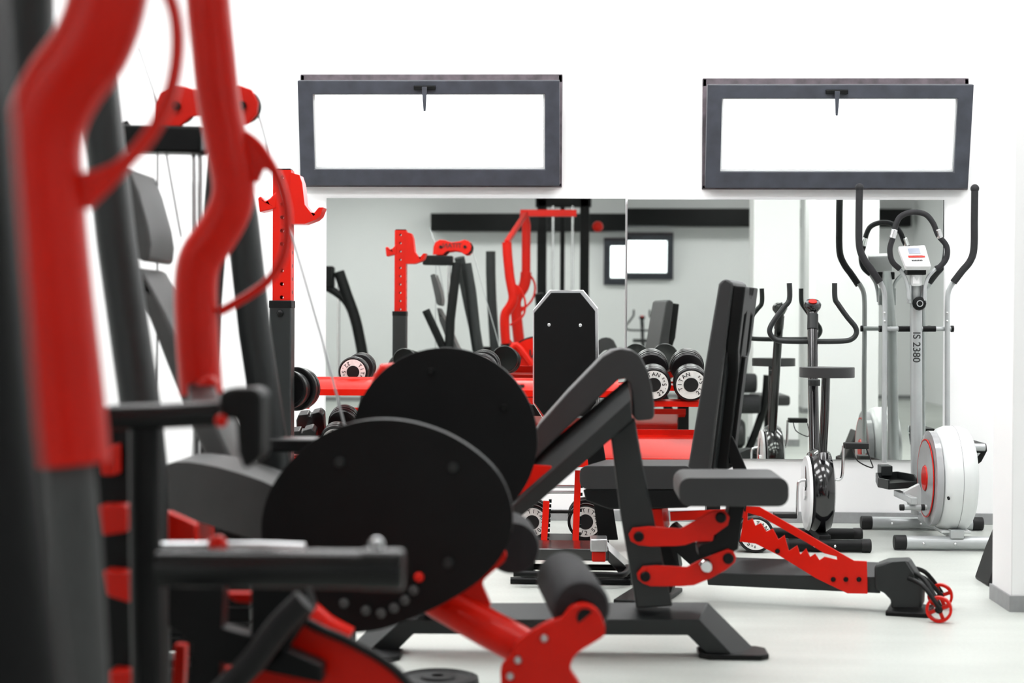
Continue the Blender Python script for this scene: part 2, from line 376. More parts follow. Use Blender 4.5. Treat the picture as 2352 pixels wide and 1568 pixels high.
# ------------------------------------------------------------------ elliptical trainer
def elliptical():
    t = thing('elliptical_trainer', 'silver elliptical trainer with black upright handles beside the white pillar', 'elliptical trainer', tuple(V((W(2106,1205,8.2).x, 7.85, 0))))
    YM = 8.18
    # mast
    MB().tube([W(2103,614,8.10), W(2104,760,8.17), W(2106,1180,8.20)], .0285, 20).build('mast', SIL, t)
    MB().cyl(W(2103,612,8.09), W(2103,655,8.10), .0295, 20).build('mast_collar', SILW, t)
    p = W(2104.5,798,8.14)-V((0,.0,0)); sh = MB()
    text_mb('IS 2380', .050, W(2104.5,797,8.125), V((0,0,-1)), V((1,0,0)), sh)
    sh.build('model_lettering', INK, t)
    MB().prism([W(2097,635,8.068), W(2112,635,8.068), W(2112,651,8.068), W(2097,651,8.068)], (0,.004,0)).build('sticker', WPL, t)
    # knob
    kb = MB(); c = W(2110,697,8.10)
    prof = [(.018,.0),(.030,.004),(.034,.015),(.030,.026),(.02,.03),(0,.03)]
    kb.lathe(c, (0,-1,0), prof, 12); kb.cyl(c+V((0,.05,0)), c, .012)
    k = kb.build('tension_knob', BLK, t); MB().ring(c+V((0,-.0295,0)), (0,-1,0), .016, .012, .002, 20).build('knob_ring', SIL, k)
    # console
    P = [W(2063,565,8.06), W(2125,562,8.06), W(2139,611,7.99), W(2081,611,7.99)]
    nrm = (P[1]-P[0]).cross(P[3]-P[0]).normalized();
    if nrm.y > 0: nrm = -nrm
    con = MB().prism(P, -nrm*.035).build('console', WPL, t, bevel=.006)
    def cp(u, v, e=.001): return P[0].lerp(P[1], u).lerp(P[3].lerp(P[2], u), v) + nrm*e
    MB().prism([cp(.22,.12), cp(.80,.12), cp(.80,.50), cp(.22,.50)], nrm*.003).build('screen_bezel', SILW, con)
    MB().prism([cp(.29,.17,.004), cp(.73,.17,.004), cp(.73,.42,.004), cp(.29,.42,.004)], nrm*.002).build('screen', LCD, con)
    MB().prism([cp(.22,.53), cp(.86,.53), cp(.86,.59), cp(.22,.59)], nrm*.003).build('red_stripe', RED, con)
    w_ = MB()
    for i in range(7): w_.prism([cp(.30+i*.062,.70), cp(.35+i*.062,.70), cp(.35+i*.062,.76), cp(.30+i*.062,.76)], nrm*.001)
    w_.build('brand_marks', INK, con)
    MB().frame(W(2103,622,8.09), V((.045,0,0)), V((0,.03,0)), V((0,0,.02))).build('console_neck', BLK, t, bevel=.005)
    # fixed inner handlebar
    Y = 8.08
    lp = [(2067,618),(2049,600),(2044,572),(2051,545),(2058,515),(2070,496),(2096,487),(2125,492),(2143,512),(2155,540),(2174,565),(2174,592),(2160,611),(2149,617)]
    MB().tube([W(x,y,Y) for x,y in lp], .0135, 14, 6).build('inner_handlebar', FOAM, t)
    for a in ([(2067,618),(2080,640),(2086,665),(2088,688)], [(2149,617),(2132,636),(2125,660),(2124,690)]):
        MB().tube([W(x,y,Y) for x,y in a], .009, 12, 6).build('handlebar_stem', SIL, t)
    for x,y in ((2052,537),(2156,537)):
        d = V((.25 if x < 2100 else -.35, 0, 1)).normalized()
        MB().cyl(W(x,y,Y)-d*.022, W(x,y,Y)+d*.022, .0155, 16).build('pulse_sensor', CHR, t, bevel=.003)
    m = MB()
    for x in (2088,2123):
        m.frame(W(x,675,8.10), V((.008,0,0)), V((0,.02,0)), V((0,0,.045)))
    m.build('handlebar_clamp', SIL, t, bevel=.003)
    # axle + moving arms
    MB().cyl(W(2020,755,8.22), W(2189,755,8.22), .0115, 16).build('pivot_axle', SIL, t)
    for a,b_ in ((2063,2090),(2119,2149)): MB().cyl(W(a,755,8.22), W(b_,755,8.22), .0145, 16).build('axle_sleeve', BLK, t)
    for x in (2022,2187): MB().cyl(W(x-3,755,8.22), W(x+3,755,8.22), .016, 16).build('axle_cap', BLK, t)
    for s, gr, tb in ((0, [(1974,432),(1973,500),(1974,565),(1985,596),(2002,620),(2021,648)], [(2019,644),(2029,664),(2032,690),(2032,760),(2031,900),(2031,1062)]),
                      (1, [(2239,434),(2238,500),(2237,570),(2228,600),(2210,622),(2190,648)], [(2192,645),(2179,668),(2176,700),(2176,760),(2176,850),(2176,975),(2176,1020)])):
        arm = MB().tube([W(x,y,8.2) for x,y in tb], .0125, 14, 4).build('moving_arm', SIL, t)
        g_ = MB().tube([W(x,y,8.18) for x,y in gr], .0175, 16, 5); 
        hg = g_.build('hand_grip', FOAM, arm)
        MB().sphere(W(gr[0][0],gr[0][1]-1,8.18), .0215, 16).build('grip_ball', FOAM, hg)
        bb = MB()
        for yy in (718,737): bb.sphere(W(tb[2][0],yy,8.185), .006, 10)
        bb.build('bolts', CHR, arm)
    # drum / flywheel housing, axis along X
    c = W(2183,1098,7.62); R = .238
    x0, x1 = W(2143,1098,7.62).x, W(2226,1098,7.62).x
    w = x1-x0
    prof = [(0,0),(.17,0),(.20,.004),(R-.012,.02),(R,.05),(R,w-.05),(R-.012,w-.02),(R-.035,w-.004),(.15,w),(0,w)]
    cc = V((x0, c.y, c.z))
    dr = MB().lathe(cc, (1,0,0), prof, 64).build('flywheel_housing', SILW, t)
    MB().ring(cc+V((w*.52,0,0)), (1,0,0), R+.0008, R-.004, .002, 64).build('housing_seam', BASE, dr)
    MB().lathe(cc+V((-.03,0,0)), (1,0,0), [(0,0),(.16,0),(.215,.006),(.215,.034),(0,.034)], 64).build('clear_cover', TRN, dr)
    MB().ring(cc+V((-.036,0,0)), (1,0,0), .178, .170, .004, 64).build('red_ring', RED, dr)
    MB().ring(cc+V((-.036,0,0)), (1,0,0), .172, .06, .003, 64).build('grey_disc', SIL, dr)
    MB().lathe(cc+V((-.042,0,0)), (1,0,0), [(0,0),(.055,0),(.058,.008),(0,.008)], 40).build('red_hub', RED, dr)
    MB().cyl(cc+V((.02,-R*.93,-.065)), cc+V((.02,-R*.93-.012,-.07)), .006, 12).build('screw', BLK, dr)
    # base
    xm = c.x
    MB().frame(V((xm, 7.83, .075)), V((.03,0,0)), V((0,.36,0)), V((0,0,.02))).build('floor_beam', SIL, t, bevel=.004)
    MB().box((xm, 7.58, .083), (.13,.17,.012)).build('mounting_plate', SILW, t, bevel=.003)
    for (l, y, Y_) in ((2053,1240,7.5), (1977,1193,8.24)):
        a = W(l, y, Y_); r = .031; z = r+.002
        ft = MB().cyl(V((a.x+.05, Y_, z)), V((2*xm-a.x-.05, Y_, z)), r, 20).build('foot_tube', SIL, t)
        for s in (0, 1):
            xa = a.x if s == 0 else 2*xm-a.x-.055
            MB().cyl(V((xa, Y_, z+.001)), V((xa+.055, Y_, z+.001)), r+.002, 20).build('end_cap', RUB, ft, bevel=.005)
        mb = MB()
        for k in (-.12, .02): mb.sphere(V((xm+k-.03, Y_-r, z)), .007, 10)
        mb.build('bolts', CHR, ft)
    # pedals
    a = W(2031,1062,8.2)
    l = MB().frame(a+V((0,-.02,-.035)), V((.028,0,0)), V((0,.05,0)), V((0,0,.025))).build('pedal_bracket', GREY, t, bevel=.004)
    zt = W(2050,1124,7.75).z
    q = [W(2013,1100,8.12), W(2062,1098,8.2), W(2100,1106,8.05), W(2106,1118,7.85), W(2042,1127,7.75), W(2018,1112,7.85)]
    q = [V((p.x, p.y, zt)) for p in q]
    ped = MB().prism(q, (0,0,.012)).build('pedal', BLK, t, bevel=.003)
    rim = MB()
    for i in range(len(q)):
        if i in (3,): hgt = .03
        else: hgt = .045
        rim.beam(q[i]+V((0,0,hgt/2)), q[(i+1)%len(q)]+V((0,0,hgt/2)), .008, hgt)
    rim.build('pedal_rim', GREY, ped, bevel=.002)
    a = W(2222,1026,7.75)
    MB().cyl(W(2222,1027,7.8), W(2262,1027,7.8), .018, 16).build('pedal_tube', SIL, t)
    MB().prism([W(2222,1018,7.8), W(2266,1018,7.8), W(2268,1035,7.8), W(2255,1060,7.8), W(2228,1080,7.8)], (0,.26,0)).build('pedal', BLK, t, bevel=.006)
    MB().prism([W(2224,1040,7.79), W(2252,1040,7.79), W(2228,1070,7.79)], (0,.01,0)).build('pedal_side_plate', SIL, t)
    cr = MB().cyl(W(2070,1165,7.55), W(2128,1165,7.55), .0125, 14).build('crank_tube', SIL, t)
    for a_,b_ in ((2066,2077),(2115,2124)): MB().cyl(W(a_,1165,7.55), W(b_,1165,7.55), .0145, 14).build('end_cap', RUB, cr, bevel=.003)
    MB().prism([W(2076,1128,7.7), W(2112,1110,7.7), W(2128,1160,7.7), W(2112,1175,7.7), W(2090,1168,7.7)], (0,.03,0)).build('crank_arm', SILW, t, bevel=.004)
    # pedal support rail back to the drum
    MB().beam(W(2060,1132,7.95), W(2100,1150,7.5), .03, .03).build('pedal_rail', SIL, t, bevel=.003)
elliptical()

# ------------------------------------------------------------------ exercise bike
def bike():
    c0 = W(1890,1225,7.5)
    t = thing('exercise_bike', 'glossy black upright exercise bike with curved handlebar between bench and elliptical trainer', 'exercise bike', (c0.x, 7.6, 0))
    hb = [(1813,650),(1813,688),(1800,706),(1782,730),(1769,752),(1769,766),(1780,779),(1800,783),(1870,784),(1935,783),(1957,778),(1967,765),(1964,750),(1946,728),(1926,700),(1918,685),(1917,650)]
    MB().tube([W(x,y,7.9) for x,y in hb], .0125, 14, 5).build('handlebar', GREY, t)
    MB().tube([W(1866,712,7.86), W(1867,850,7.78), W(1871,1050,7.66)], .0235, 20).build('front_post', GLO, t)
    MB().cyl(W(1867,722,7.85), W(1866.5,756,7.83), .0255, 20).build('post_collar', GREY, t)
    hd = MB().lathe(W(1866,702,7.86), (0,-.5,1), [(0,-.035),(.026,-.03),(.040,-.005),(.041,.008),(.034,.02),(0,.022)], 28).build('console', GLO, t)
    MB().lathe(W(1866,702,7.86)+V((0,-.0115,.0195)), (0,-.5,1), [(0,0),(.020,0),(.019,.003),(0,.003)], 24).build('console_display', RED, hd)
    st = MB()
    for y,r in ((770,.008),(794,.008)): st.lathe(W(1868,y,7.835-.024)+V((0,.004,0)), (0,-1,0), [(0,0),(r,0),(r,.004),(0,.005)], 14)
    st.build('bolts', CHR, t)
    MB().prism([W(1860,804,7.79), W(1876,804,7.79), W(1876,818,7.79), W(1868,822,7.79), W(1860,816,7.79)], (0,.01,0)).build('sticker', WPL, t)
    # saddle
    q = []
    sc = W(1904,856,7.42)
    for k in range(28):
        a = 2*PI*k/28; x = math.cos(a); y = math.sin(a)
        wdt = .122*(1 if y < .1 else 1-.55*min(1, (y-.1)/.9))
        q.append(V((sc.x+x*wdt, sc.y+.06+y*.125, sc.z-.022)))
    MB().prism(q, (0,0,.046)).build('saddle', VIN, t, bevel=.02, seg=4)
    MB().tube([W(1897,866,7.46), W(1895,940,7.47), W(1889,1050,7.5)], .0195, 16).build('seat_post', GLO, t)
    MB().cyl(W(1870,871,7.70), W(1870,886,7.70), .028).build('post_clamp', GREY, t, bevel=.003)
    # narrow body
    xb = W(1888,1130,7.5).x; zc = W(1888,1135,7.5).z
    body = MB().lathe(V((xb-.055, 7.58, zc+.01)), (1,0,0), [(0,0),(.13,0),(.175,.012),(.192,.04),(.192,.07),(.175,.098),(.13,.11),(0,.11)], 48)
    b0 = body.build('flywheel_shroud', GLO, t)
    MB().lathe(V((xb-.066, 7.56, zc-.0)), (1,0,0), [(0,0),(.165,0),(.17,.012),(0,.012)], 48).build('side_cover', WPL, b0)
    MB().lathe(V((xb-.074, 7.55, zc-.0)), (1,0,0), [(0,0),(.03,0),(.03,.012),(0,.012)], 20).build('crank_hub', CHR, b0)
    MB().tube([W(1866,1045,7.6), W(1863,1075,7.55), W(1862,1120,7.52)], .026, 16).build('post_socket', GLO, t)
    MB().tube([W(1890,1045,7.5), W(1892,1080,7.46), W(1893,1130,7.42)], .028, 16).build('post_socket', GLO, t)
    # cranks and pedals
    MB().tube([W(1850,1102,7.5), W(1837,1105,7.5), W(1832,1118,7.5), W(1831,1183,7.5)], .0065, 10, 4).build('crank_arm', CHR, t)
    p = MB().frame(W(1803,1183,7.5), V((.05,0,0)), V((0,.035,0)), V((0,0,.011))).build('pedal', RUB, t, bevel=.004)
    MB().tube([W(1920,1101,7.5), W(1930,1100,7.5), W(1935,1085,7.5), W(1937,1023,7.5)], .0065, 10, 4).build('crank_arm', CHR, t)
    p = MB().frame(W(1966,1023,7.5), V((.052,0,0)), V((0,.035,0)), V((0,0,.013))).build('pedal', RUB, t, bevel=.004)
    MB().tube([W(1958,1031,7.47), W(1970,1058,7.45), W(2003,1074,7.45), W(2000,1058,7.5), W(1990,1030,7.53)], .003, 8, 5).build('pedal_strap', RUB, p)
    # feet
    for (rx, y, Y_) in ((2000,1249,7.40), (1980,1222,7.80)):
        a = W(rx, y, Y_); r = .028; L = a.x-xb; z = r+.002
        ft = MB().cyl(V((xb-L+.03, Y_, z)), V((a.x-.04, Y_, z)), r, 20).build('foot_tube', BLK, t)
        for s in (0, 1):
            xa = a.x-.042 if s else xb-L
            MB().lathe(V((xa, Y_, z)), (1,0,0), [(r,0),(r+.0025,.004),(r+.0025,.038),(r,.042)], 14).build('end_cap', RUB, ft)
        mb = MB()
        for k in (-.05,.04): mb.sphere(V((xb+k, Y_-r, z)), .007, 10)
        mb.build('bolts', CHR, ft)
    MB().box((xb, 7.6, .06), (.05,.40,.03)).build('floor_beam', BLK, t, bevel=.004)
    return t
b0 = bike()
b2 = copy_tree(b0); b2.location = (.86, -4.9, 0); b2.rotation_euler = (0, 0, PI)
b2['label'] = 'small distant exercise bike seen only in the mirror under the reflected window'

# ------------------------------------------------------------------ adjustable bench (upright back)
def fid_bench():
    A = G(1490, 1372); B = G(2088, 1406)
    PL = Plane((A.x, A.y), (B.x, B.y)); n = PL.n; d = PL.d; UP = V((0,0,1))
    t = thing('adjustable_bench', 'black adjustable bench with upright backrest and red toothed ladder', 'weight bench', (A.x, A.y, 0))
    # ladder plates
    def z4(X, Y): return (1550+X/3.027, 1050+Y/3.027)
    outer = [z4(*p) for p in [(485,340),(590,345),(1245,718),(1335,722),(1340,948),(1200,946),(980,840),(720,680),(560,600),(450,585),(470,470)]]
    slot = [z4(*p) for p in [(505,385),(600,412),(700,470),(930,600),(1040,668),(1125,690),(1128,712),(1040,690),(1005,715),(975,668),(940,692),(912,632),(872,675),(850,612),(792,650),(762,540),(720,570),(680,495),(635,515),(598,455),(560,475),(540,425),(505,440)]]
    for off in (-.052, .046):
        lp = plate(PL, outer, off, .006, [slot]).build('ladder_plate', RED, t, bevel=.0015)
    mb = MB()
    for x,y in ((1914,1330),(1943,1330),(1973,1330),(1786,1265)): bolt(PL, x, y, .0085, -.052, .012, mb)
    mb.build('bolts', BLK, t)
    # base beam
    loft([[PL.at(1618,1276,.035), PL.at(1622,1316,-.04), PL.at(1626,1343,-.035), PL.at(1626,1343,.035)],
          [PL.at(2022,1290,.035), PL.at(2022,1326,-.04), PL.at(2022,1362,-.035), PL.at(2022,1362,.035)]]).build('base_beam', GREY, t, bevel=.003)
    MB().beam(PL.at(1640,1310), PL.at(1535,1215), .06, .075, up=V((0,0,1))).build('front_riser', BLK, t, bevel=.005)
    MB().prism(poly(PL, [(1495,1215),(1545,1215),(1560,1300),(1540,1362),(1470,1362),(1455,1330)], -.03), n*.06).build('front_leg', BLK, t, bevel=.005)
    p = PL.at(1490,1366); p.z = .008
    MB().frame(p, d*.09, n*.17, UP*.008).build('foot_plate', BLK, t, bevel=.004)
    # rear foot: faceted bent block with plate
    MB().prism(poly(PL, [(2008,1300),(2035,1290),(2085,1288),(2121,1345),(2118,1396),(2045,1396),(2046,1378),(2030,1362),(2008,1352)], -.055), n*.11).build('rear_leg', GREY, t, bevel=.008)
    p = PL.at(2090,1405); p.z = .008
    MB().frame(p, d*.075, n*.10, UP*.008).build('foot_plate', BLK, t, bevel=.004)
    # wheels and their forks
    for off, (wx, wy) in ((-.17,(2157,1374)), (.12,(2160,1350))):
        c = PL.at(wx, wy, off); r = .044; c.z = r+.001
        w = MB().ring(c-n*.012, n, r, r*.78, .024, 36).build('transport_wheel', RED, t)
        sp = MB()
        for k in range(4):
            a = k*PI/2+.4; e = (d*math.cos(a)+UP*math.sin(a))
            sp.beam(c, c+e*r*.82, .012, .012, up=n)
        sp.build('spokes', RED, w); MB().cyl(c-n*.016, c+n*.016, .013, 16).build('hub', BLK, w)
        fk = MB()
        for o2 in (-.028, .022):
            s0 = PL.at(2088,1310, off*.3+o2); s0.z = .13 if o2 < 0 else .15
            m_ = s0.lerp(c, .5)+UP*.03+n*o2
            fk.tube([s0, m_, c+n*o2+UP*.012, c+n*o2], .008, 10, 5)
        fk.build('wheel_fork', BLK, t)
    # seat
    hw = .145
    L_ = lambda px,py: PL.at(px, py, -hw)
    MB().prism([L_(*q_) for q_ in rrect(1331,1069,1590,1123,18)], n*2*hw).build('seat', VIN, t, bevel=.010, seg=3)
    MB().prism([L_(1338,1124),L_(1585,1126),L_(1580,1166),L_(1400,1170),L_(1345,1150)], n*2*hw*.9).build('seat_shell', BLK, t, bevel=.006)
    MB().prism(poly(PL,[(1490,1168),(1520,1168),(1525,1212),(1500,1250),(1488,1210)],-.05), n*.1).build('seat_bracket', RED, t, bevel=.003)
    MB().beam(PL.at(1540,1185,-.05), PL.at(1712,1178,-.05), .012, .034).build('upper_rail', RED, t, bevel=.002)
    MB().beam(PL.at(1540,1185,.05), PL.at(1712,1178,.05), .012, .034).build('upper_rail', RED, t, bevel=.002)
    MB().beam(PL.at(1500,1185), PL.at(1540,1300), .06, .07).build('centre_post', BLK, t, bevel=.004)
    # backrest: pad + moulded rear shell with carrying notch and slots
    q = [(1650,652),(1657,643),(1670,640),(1684,650),(1630,1088),(1576,1092)]
    MB().prism(poly(PL, q, -.14), n*.28).build('backrest', VIN, t, bevel=.012, seg=3)
    T = PL.at(1684,652,-.14); Bm = PL.at(1632,1080,-.14); up = (T-Bm); H = up.length; up.normalize()
    back = n.cross(up).normalized()
    if back.dot(d) < 0: back = -back
    def S(u, v): return Bm + n*(.14+u) + up*v + back*.001        # u across, v up
    out = [(-.132,0),(.132,0),(.132-.05,.28*H/.68),(.06,H*.50),(.10,H*.60),(.132,H*.66),(.132,H-.004),(.045,H-.004),(.035,H-.032),(.012,H-.045),(-.012,H-.045),(-.035,H-.032),(-.045,H-.004),(-.132,H-.004),(-.132,H*.66),(-.10,H*.60),(-.06,H*.50),(-.06,.2)]
    sl1 = [(-.085,H*.64),(-.05,H*.60),(-.04,H*.86),(-.085,H*.84)]
    sl2 = [(.085,H*.64),(.05,H*.60),(.04,H*.86),(.085,H*.84)]
    out = [(-.132,H-.004),(-.045,H-.004),(-.035,H-.032),(-.012,H-.045),(.012,H-.045),(.035,H-.032),(.045,H-.004),(.132,H-.004),(.132,H*.66),(.07,H*.52),(.055,0),(-.055,0),(-.07,H*.52),(-.132,H*.66)]
    sh = MB().prism([[S(u,v) for u,v in out], [S(u,v) for u,v in sl1], [S(u,v) for u,v in sl2]], back*.042)
    sh.build('rear_shell', BLK, t, bevel=.005)
    MB().prism([S(-.12,0),S(.12,0),S(.12,H-.03),S(-.12,H-.03)], back*.006).build('pad_board', GREY, t)
    MB().prism([S(-.03,.02),S(.03,.02),S(.03,H*.62),S(-.03,H*.62)], back*.055).build('spine', BLK, t, bevel=.005)
    # strut down to the ladder
    for o2 in (-.05,.05):
        MB().prism(poly(PL,[(1672,985),(1686,1010),(1722,1095),(1712,1176),(1700,1176),(1690,1095),(1662,1020)], o2-.006), n*.012).build('back_strut', BLK, t, bevel=.003)
fid_bench()

# ------------------------------------------------------------------ preacher curl bench
def preacher():
    PL = FP(4.98); n = PL.n; UP = V((0,0,1))
    g0 = G(1682, 1506)
    PL = FP(g0.y)
    t = thing('preacher_bench', 'black preacher curl bench with sloping arm pad and red seat linkage', 'weight bench', (W(1400,1400,g0.y).x, g0.y, 0))
    # base
    def sec(tb, fm, fb): return [PL.at(*tb, .06), PL.at(*fm, -.05), PL.at(*fb, -.045), PL.at(*fb, .06)]
    loft([sec((800,1490),(838,1502),(905,1500)), sec((905,1384),(925,1423),(950,1455)), sec((1626,1382),(1606,1423),(1580,1458)), sec((1736,1492),(1680,1502),(1622,1500))]).build('base_frame', GREY, t, bevel=.003)
    for x,y in ((1682,1505),(842,1508)):
        p = G(x, y); p.z = .009
        MB().prism([p+V(q) for q in ((-.105,-.05,-.008),(-.08,-.075,-.008),(.08,-.075,-.008),(.105,-.05,-.008),(.105,.05,-.008),(.08,.075,-.008),(-.08,.075,-.008),(-.105,.05,-.008))], (0,0,.015)).build('foot_plate', BLK, t, bevel=.003)
    # post and diagonal beam
    MB().prism(poly(PL, [(1403,1000),(1458,960),(1485,1110),(1545,1392),(1462,1398),(1425,1180)], -.04), n*.08).build('post', GREY, t, bevel=.006)
    up_ = [(1441,868),(1225,1048),(1130,1130),(925,1392)]; mid = [(1449,918),(1235,1112),(1160,1180),(960,1395)]; low = [(1452,965),(1240,1150),(1190,1190),(1010,1398)]
    loft([[PL.at(*u,-.02), PL.at(*m_,-.085), PL.at(*l_,-.08), PL.at(*l_,.05)] for u,m_,l_ in zip(up_, mid, low)]).build('arm_beam', GREY, t, bevel=.003)
    # pad
    pad = [(1190,1072),(1204,1030),(1238,975),(1300,905),(1385,817),(1405,805),(1430,800),(1452,804),(1472,818),(1488,850),(1497,885),(1503,925),(1503,955),(1497,963),(1462,966),(1454,955),(1451,900),(1446,880),(1436,868),(1420,872),(1300,985),(1215,1068)]
    MB().prism(poly(PL, pad, -.05), n*.32).build('arm_pad', VIN, t, bevel=.022, seg=4)
    # seat
    s = rrect(1560,1097,1812,1163,24)
    MB().prism(poly(PL, s, -.14), n*.30).build('seat', VIN, t, bevel=.012, seg=3)
    def z(X, Y): return (1380+X/4.355, 1080+Y/4.355)
    up = [z(*p) for p in [(280,640),(320,575),(480,560),(800,580),(1100,410),(1180,395),(1250,410),(1290,470),(1270,550),(1130,650),(1120,705),(950,710),(840,748),(760,757),(500,762),(380,750),(300,710)]]
    lo = [z(*p) for p in [(360,1030),(420,960),(560,950),(860,965),(980,900),(1180,820),(1270,785),(1330,810),(1355,870),(1340,920),(1260,990),(1100,1080),(930,1150),(790,1160),(500,1160),(420,1130),(370,1090)]]
    cr = [z(*p) for p in [(1290,335),(1445,350),(1410,520),(1375,790),(1300,830),(1180,840),(980,860),(970,780),(1000,745),(1090,722),(1130,690),(1140,610),(1250,550)]]
    MB().prism(poly(PL, cr, -.05), n*.10).build('seat_carrier', BLK, t, bevel=.004)
    for off in (-.062, .054):
        u = plate(PL, up, off, .008).build('linkage_bar', RED, t, bevel=.002)
        l = plate(PL, lo, off, .008).build('linkage_bar', RED, t, bevel=.002)
    for (X,Y,r) in ((380,660,.0155),(445,1060,.0155),(1200,470,.0165),(1275,880,.0165)):
        x,y = z(X,Y); bolt(PL, x, y, r, -.062, .012).build('pivot_bolt', BLK, t)
    x,y = z(1050,950); bolt(PL, x, y, .0215, -.064, .03).build('release_knob', CHR, t)
    def q4(X, Y): return (600+X/2.347, 900+Y/2.347)
    br = [q4(*p) for p in [(1330,470),(1400,390),(1565,398),(1572,430),(1500,495),(1465,500),(1360,585),(1340,520)]]
    b1 = plate(PL, br, -.075, .02).build('rest_bracket', RED, t, bevel=.003)
    plate(PL, br, .06, .02).build('rest_bracket', RED, t, bevel=.003)
    x,y = q4(1425,432); bolt(PL, x, y, .011, -.073, .02).build('bolt', BLK, b1)
preacher()

# ------------------------------------------------------------------ shoulder press bench (octagonal board)
def octagon():
    Yb = 6.50
    PL = FP(Yb); n = PL.n
    t = thing('shoulder_bench', 'narrow bench with octagonal black backboard standing before the mirror', 'weight bench', (W(1330,1300,Yb).x, Yb, 0))
    oc = [(1227,925),(1227,718),(1266,672),(1333,672),(1367,714),(1369,925),(1345,955),(1250,955)]
    MB().prism(poly(PL, oc, 0), n*.018).build('backboard', BLK, t, bevel=.002)
    oc2 = [(1224,925),(1224,712),(1262,666),(1340,666),(1374,708),(1376,925),(1350,960),(1246,960)]
    MB().prism(poly(PL, oc2, .019), n*.006).build('board_edge', CHR, t, bevel=.002)
    MB().prism(poly(PL, oc2, .026), n*.055).build('back_pad', VIN, t, bevel=.012, seg=3)
    for x,y in ((1261,746),(1333,747)): bolt(PL, x, y, .006, 0, .004).build('bolt', CHR, t)
    MB().prism([W(1335,950,Yb+.02),W(1375,950,Yb+.02),W(1420,1240,Yb+.02),W(1375,1240,Yb+.02)], (0,.06,0)).build('post', BLK, t, bevel=.004)
    # base
    z1 = .19
    m = MB(); a = W(1200,1257,Yb-.06); b_ = W(1398,1262,Yb-.06)
    zt = a.z; m.box(((a.x+b_.x)/2, Yb+.04, zt-.022), (b_.x-a.x, .26, .045))
    m.build('base_frame', GLO, t, bevel=.004)
    e = W(1446,1296,Yb-.06)
    MB().prism([V((b_.x-.005,Yb-.09,zt)), V((b_.x-.005,Yb-.09,zt-.045)), V((e.x,Yb-.09,.0)), V((e.x+.03,Yb-.09,.0)),V((e.x+.02,Yb-.09,.04))], (0,.26,0)).build('sloping_leg', GLO, t, bevel=.004)
    m = MB().box((a.x+.02, Yb+.04, (zt-.04)/2), (.05, .26, zt-.04)); m.build('leg', BLK, t, bevel=.004)
    MB().frame(W(1375,1248,Yb-.1), V((.032,0,0)), V((0,.06,0)), V((0,0,.024))).build('clip', STL, t, bevel=.004)
    MB().frame(W(1375,1275,Yb-.11), V((.026,0,0)), V((0,.04,0)), V((0,0,.02))).build('pivot_block', RED, t, bevel=.005)
    lp = [(1180,1297),(1290,1295),(1385,1290),(1430,1294),(1446,1300),(1430,1309),(1390,1311),(1290,1311),(1180,1311)]
    MB().tube([V((W(x,y,Yb-.15).x, Yb-.15+(.10 if y < 1302 else -.02), .06 if y < 1302 else .05)) for x,y in lp], .012, 12, 4).build('foot_rail', BLK, t)
    MB().cyl(V((W(1170,1325,Yb-.2).x, Yb-.1, .014)), V((W(1450,1325,Yb-.2).x, Yb-.1, .014)), .013).build('floor_rail', BLK, t)
octagon()

# ------------------------------------------------------------------ dumbbells
def ring_text(txt, r, size, mid, da, y, mb, inward=False):
    n = len(txt)
    for i, ch in enumerate(txt):
        a = mid + (i-(n-1)/2)*da*(1 if inward else -1)
        o = V((math.cos(a)*r, y, math.sin(a)*r)); sg = -1 if inward else 1
        uy = V((math.cos(a),0,math.sin(a)))*sg; ux = V((math.sin(a),0,-math.cos(a)))*sg
        text_mb(ch, size, o, ux, uy, mb, depth=.0006)
    return mb
def make_dumbbell(name, label, weight, R, spin=(1.0,-1.2), loc=(0,0,0), yaw=0, tilt=0, group='round dumbbells on the red rack', tagcat='dumbbell', face=True):
    t = thing(name, label, tagcat, loc, group, yaw); t.rotation_euler = (tilt, 0, yaw)
    L = .125
    MB().cyl((0,-L,R), (0,L,R), .016, 16).build('handle', CHR, t, local=True)
    for s in (-1, 1):
        h = MB(); y = .065*s
        prof = [(0,0),(R*.62,0),(R*.9,.004)]
        k = .008
        for i in range(3):
            prof += [(R*(.94+.03*i),k),(R*(.94+.03*i),k+.014),(R*(.9+.03*i),k+.017)]; k += .020
        prof += [(R,k),(R,k+.018),(R*.93,k+.024),(R*.84,k+.0225),(0,k+.0225)]
        h.lathe(V((0,y,R)), (0,s,0), prof, 48)
        hd = h.build('weight_head', DBK, t, local=True)
        if face and s == -1:
            yf = y+s*(k+.0235)
            lb = MB().ring(V((0,yf+.0005,R)), (0,-1,0), R*.84, R*.42, .001, 48).build('label_ring', LBL, hd, local=True)
            MB().lathe(V((0,yf+.002,R)), (0,-1,0), [(0,0),(R*.43,0),(R*.41,.006),(0,.006)], 32).build('hub_cap', RUB, hd, local=True)
            tx = MB(); rr = R*.63
            ring_text('TITAN', rr, R*.32, spin[0], .42, yf-.001, tx)
            ring_text(weight, rr, R*.34, spin[1], .36, yf-.001, tx, True); ring_text('kg', rr, R*.20, spin[1]+.36*len(weight)/2+.28, .25, yf-.001, tx, True)
            for v in tx.v: v.z += R
            tx.build('lettering', INK, lb, local=True)
    return t
YD = 7.42
def db_at(name, label, px, py, Y, R, weight, spin, group, yaw=0, tilt=0):   # px, py = centre of the front face
    c = W(px, py, Y-.155); o = V((0,-.153,R)); o.rotate(Matrix.Rotation(yaw,3,'Z') @ Matrix.Rotation(tilt,3,'X'))
    return make_dumbbell(name, label, weight, R, spin, tuple(c-o), yaw, tilt, group)
top = []
G1 = 'round dumbbells on the red rack'
TILT = .27
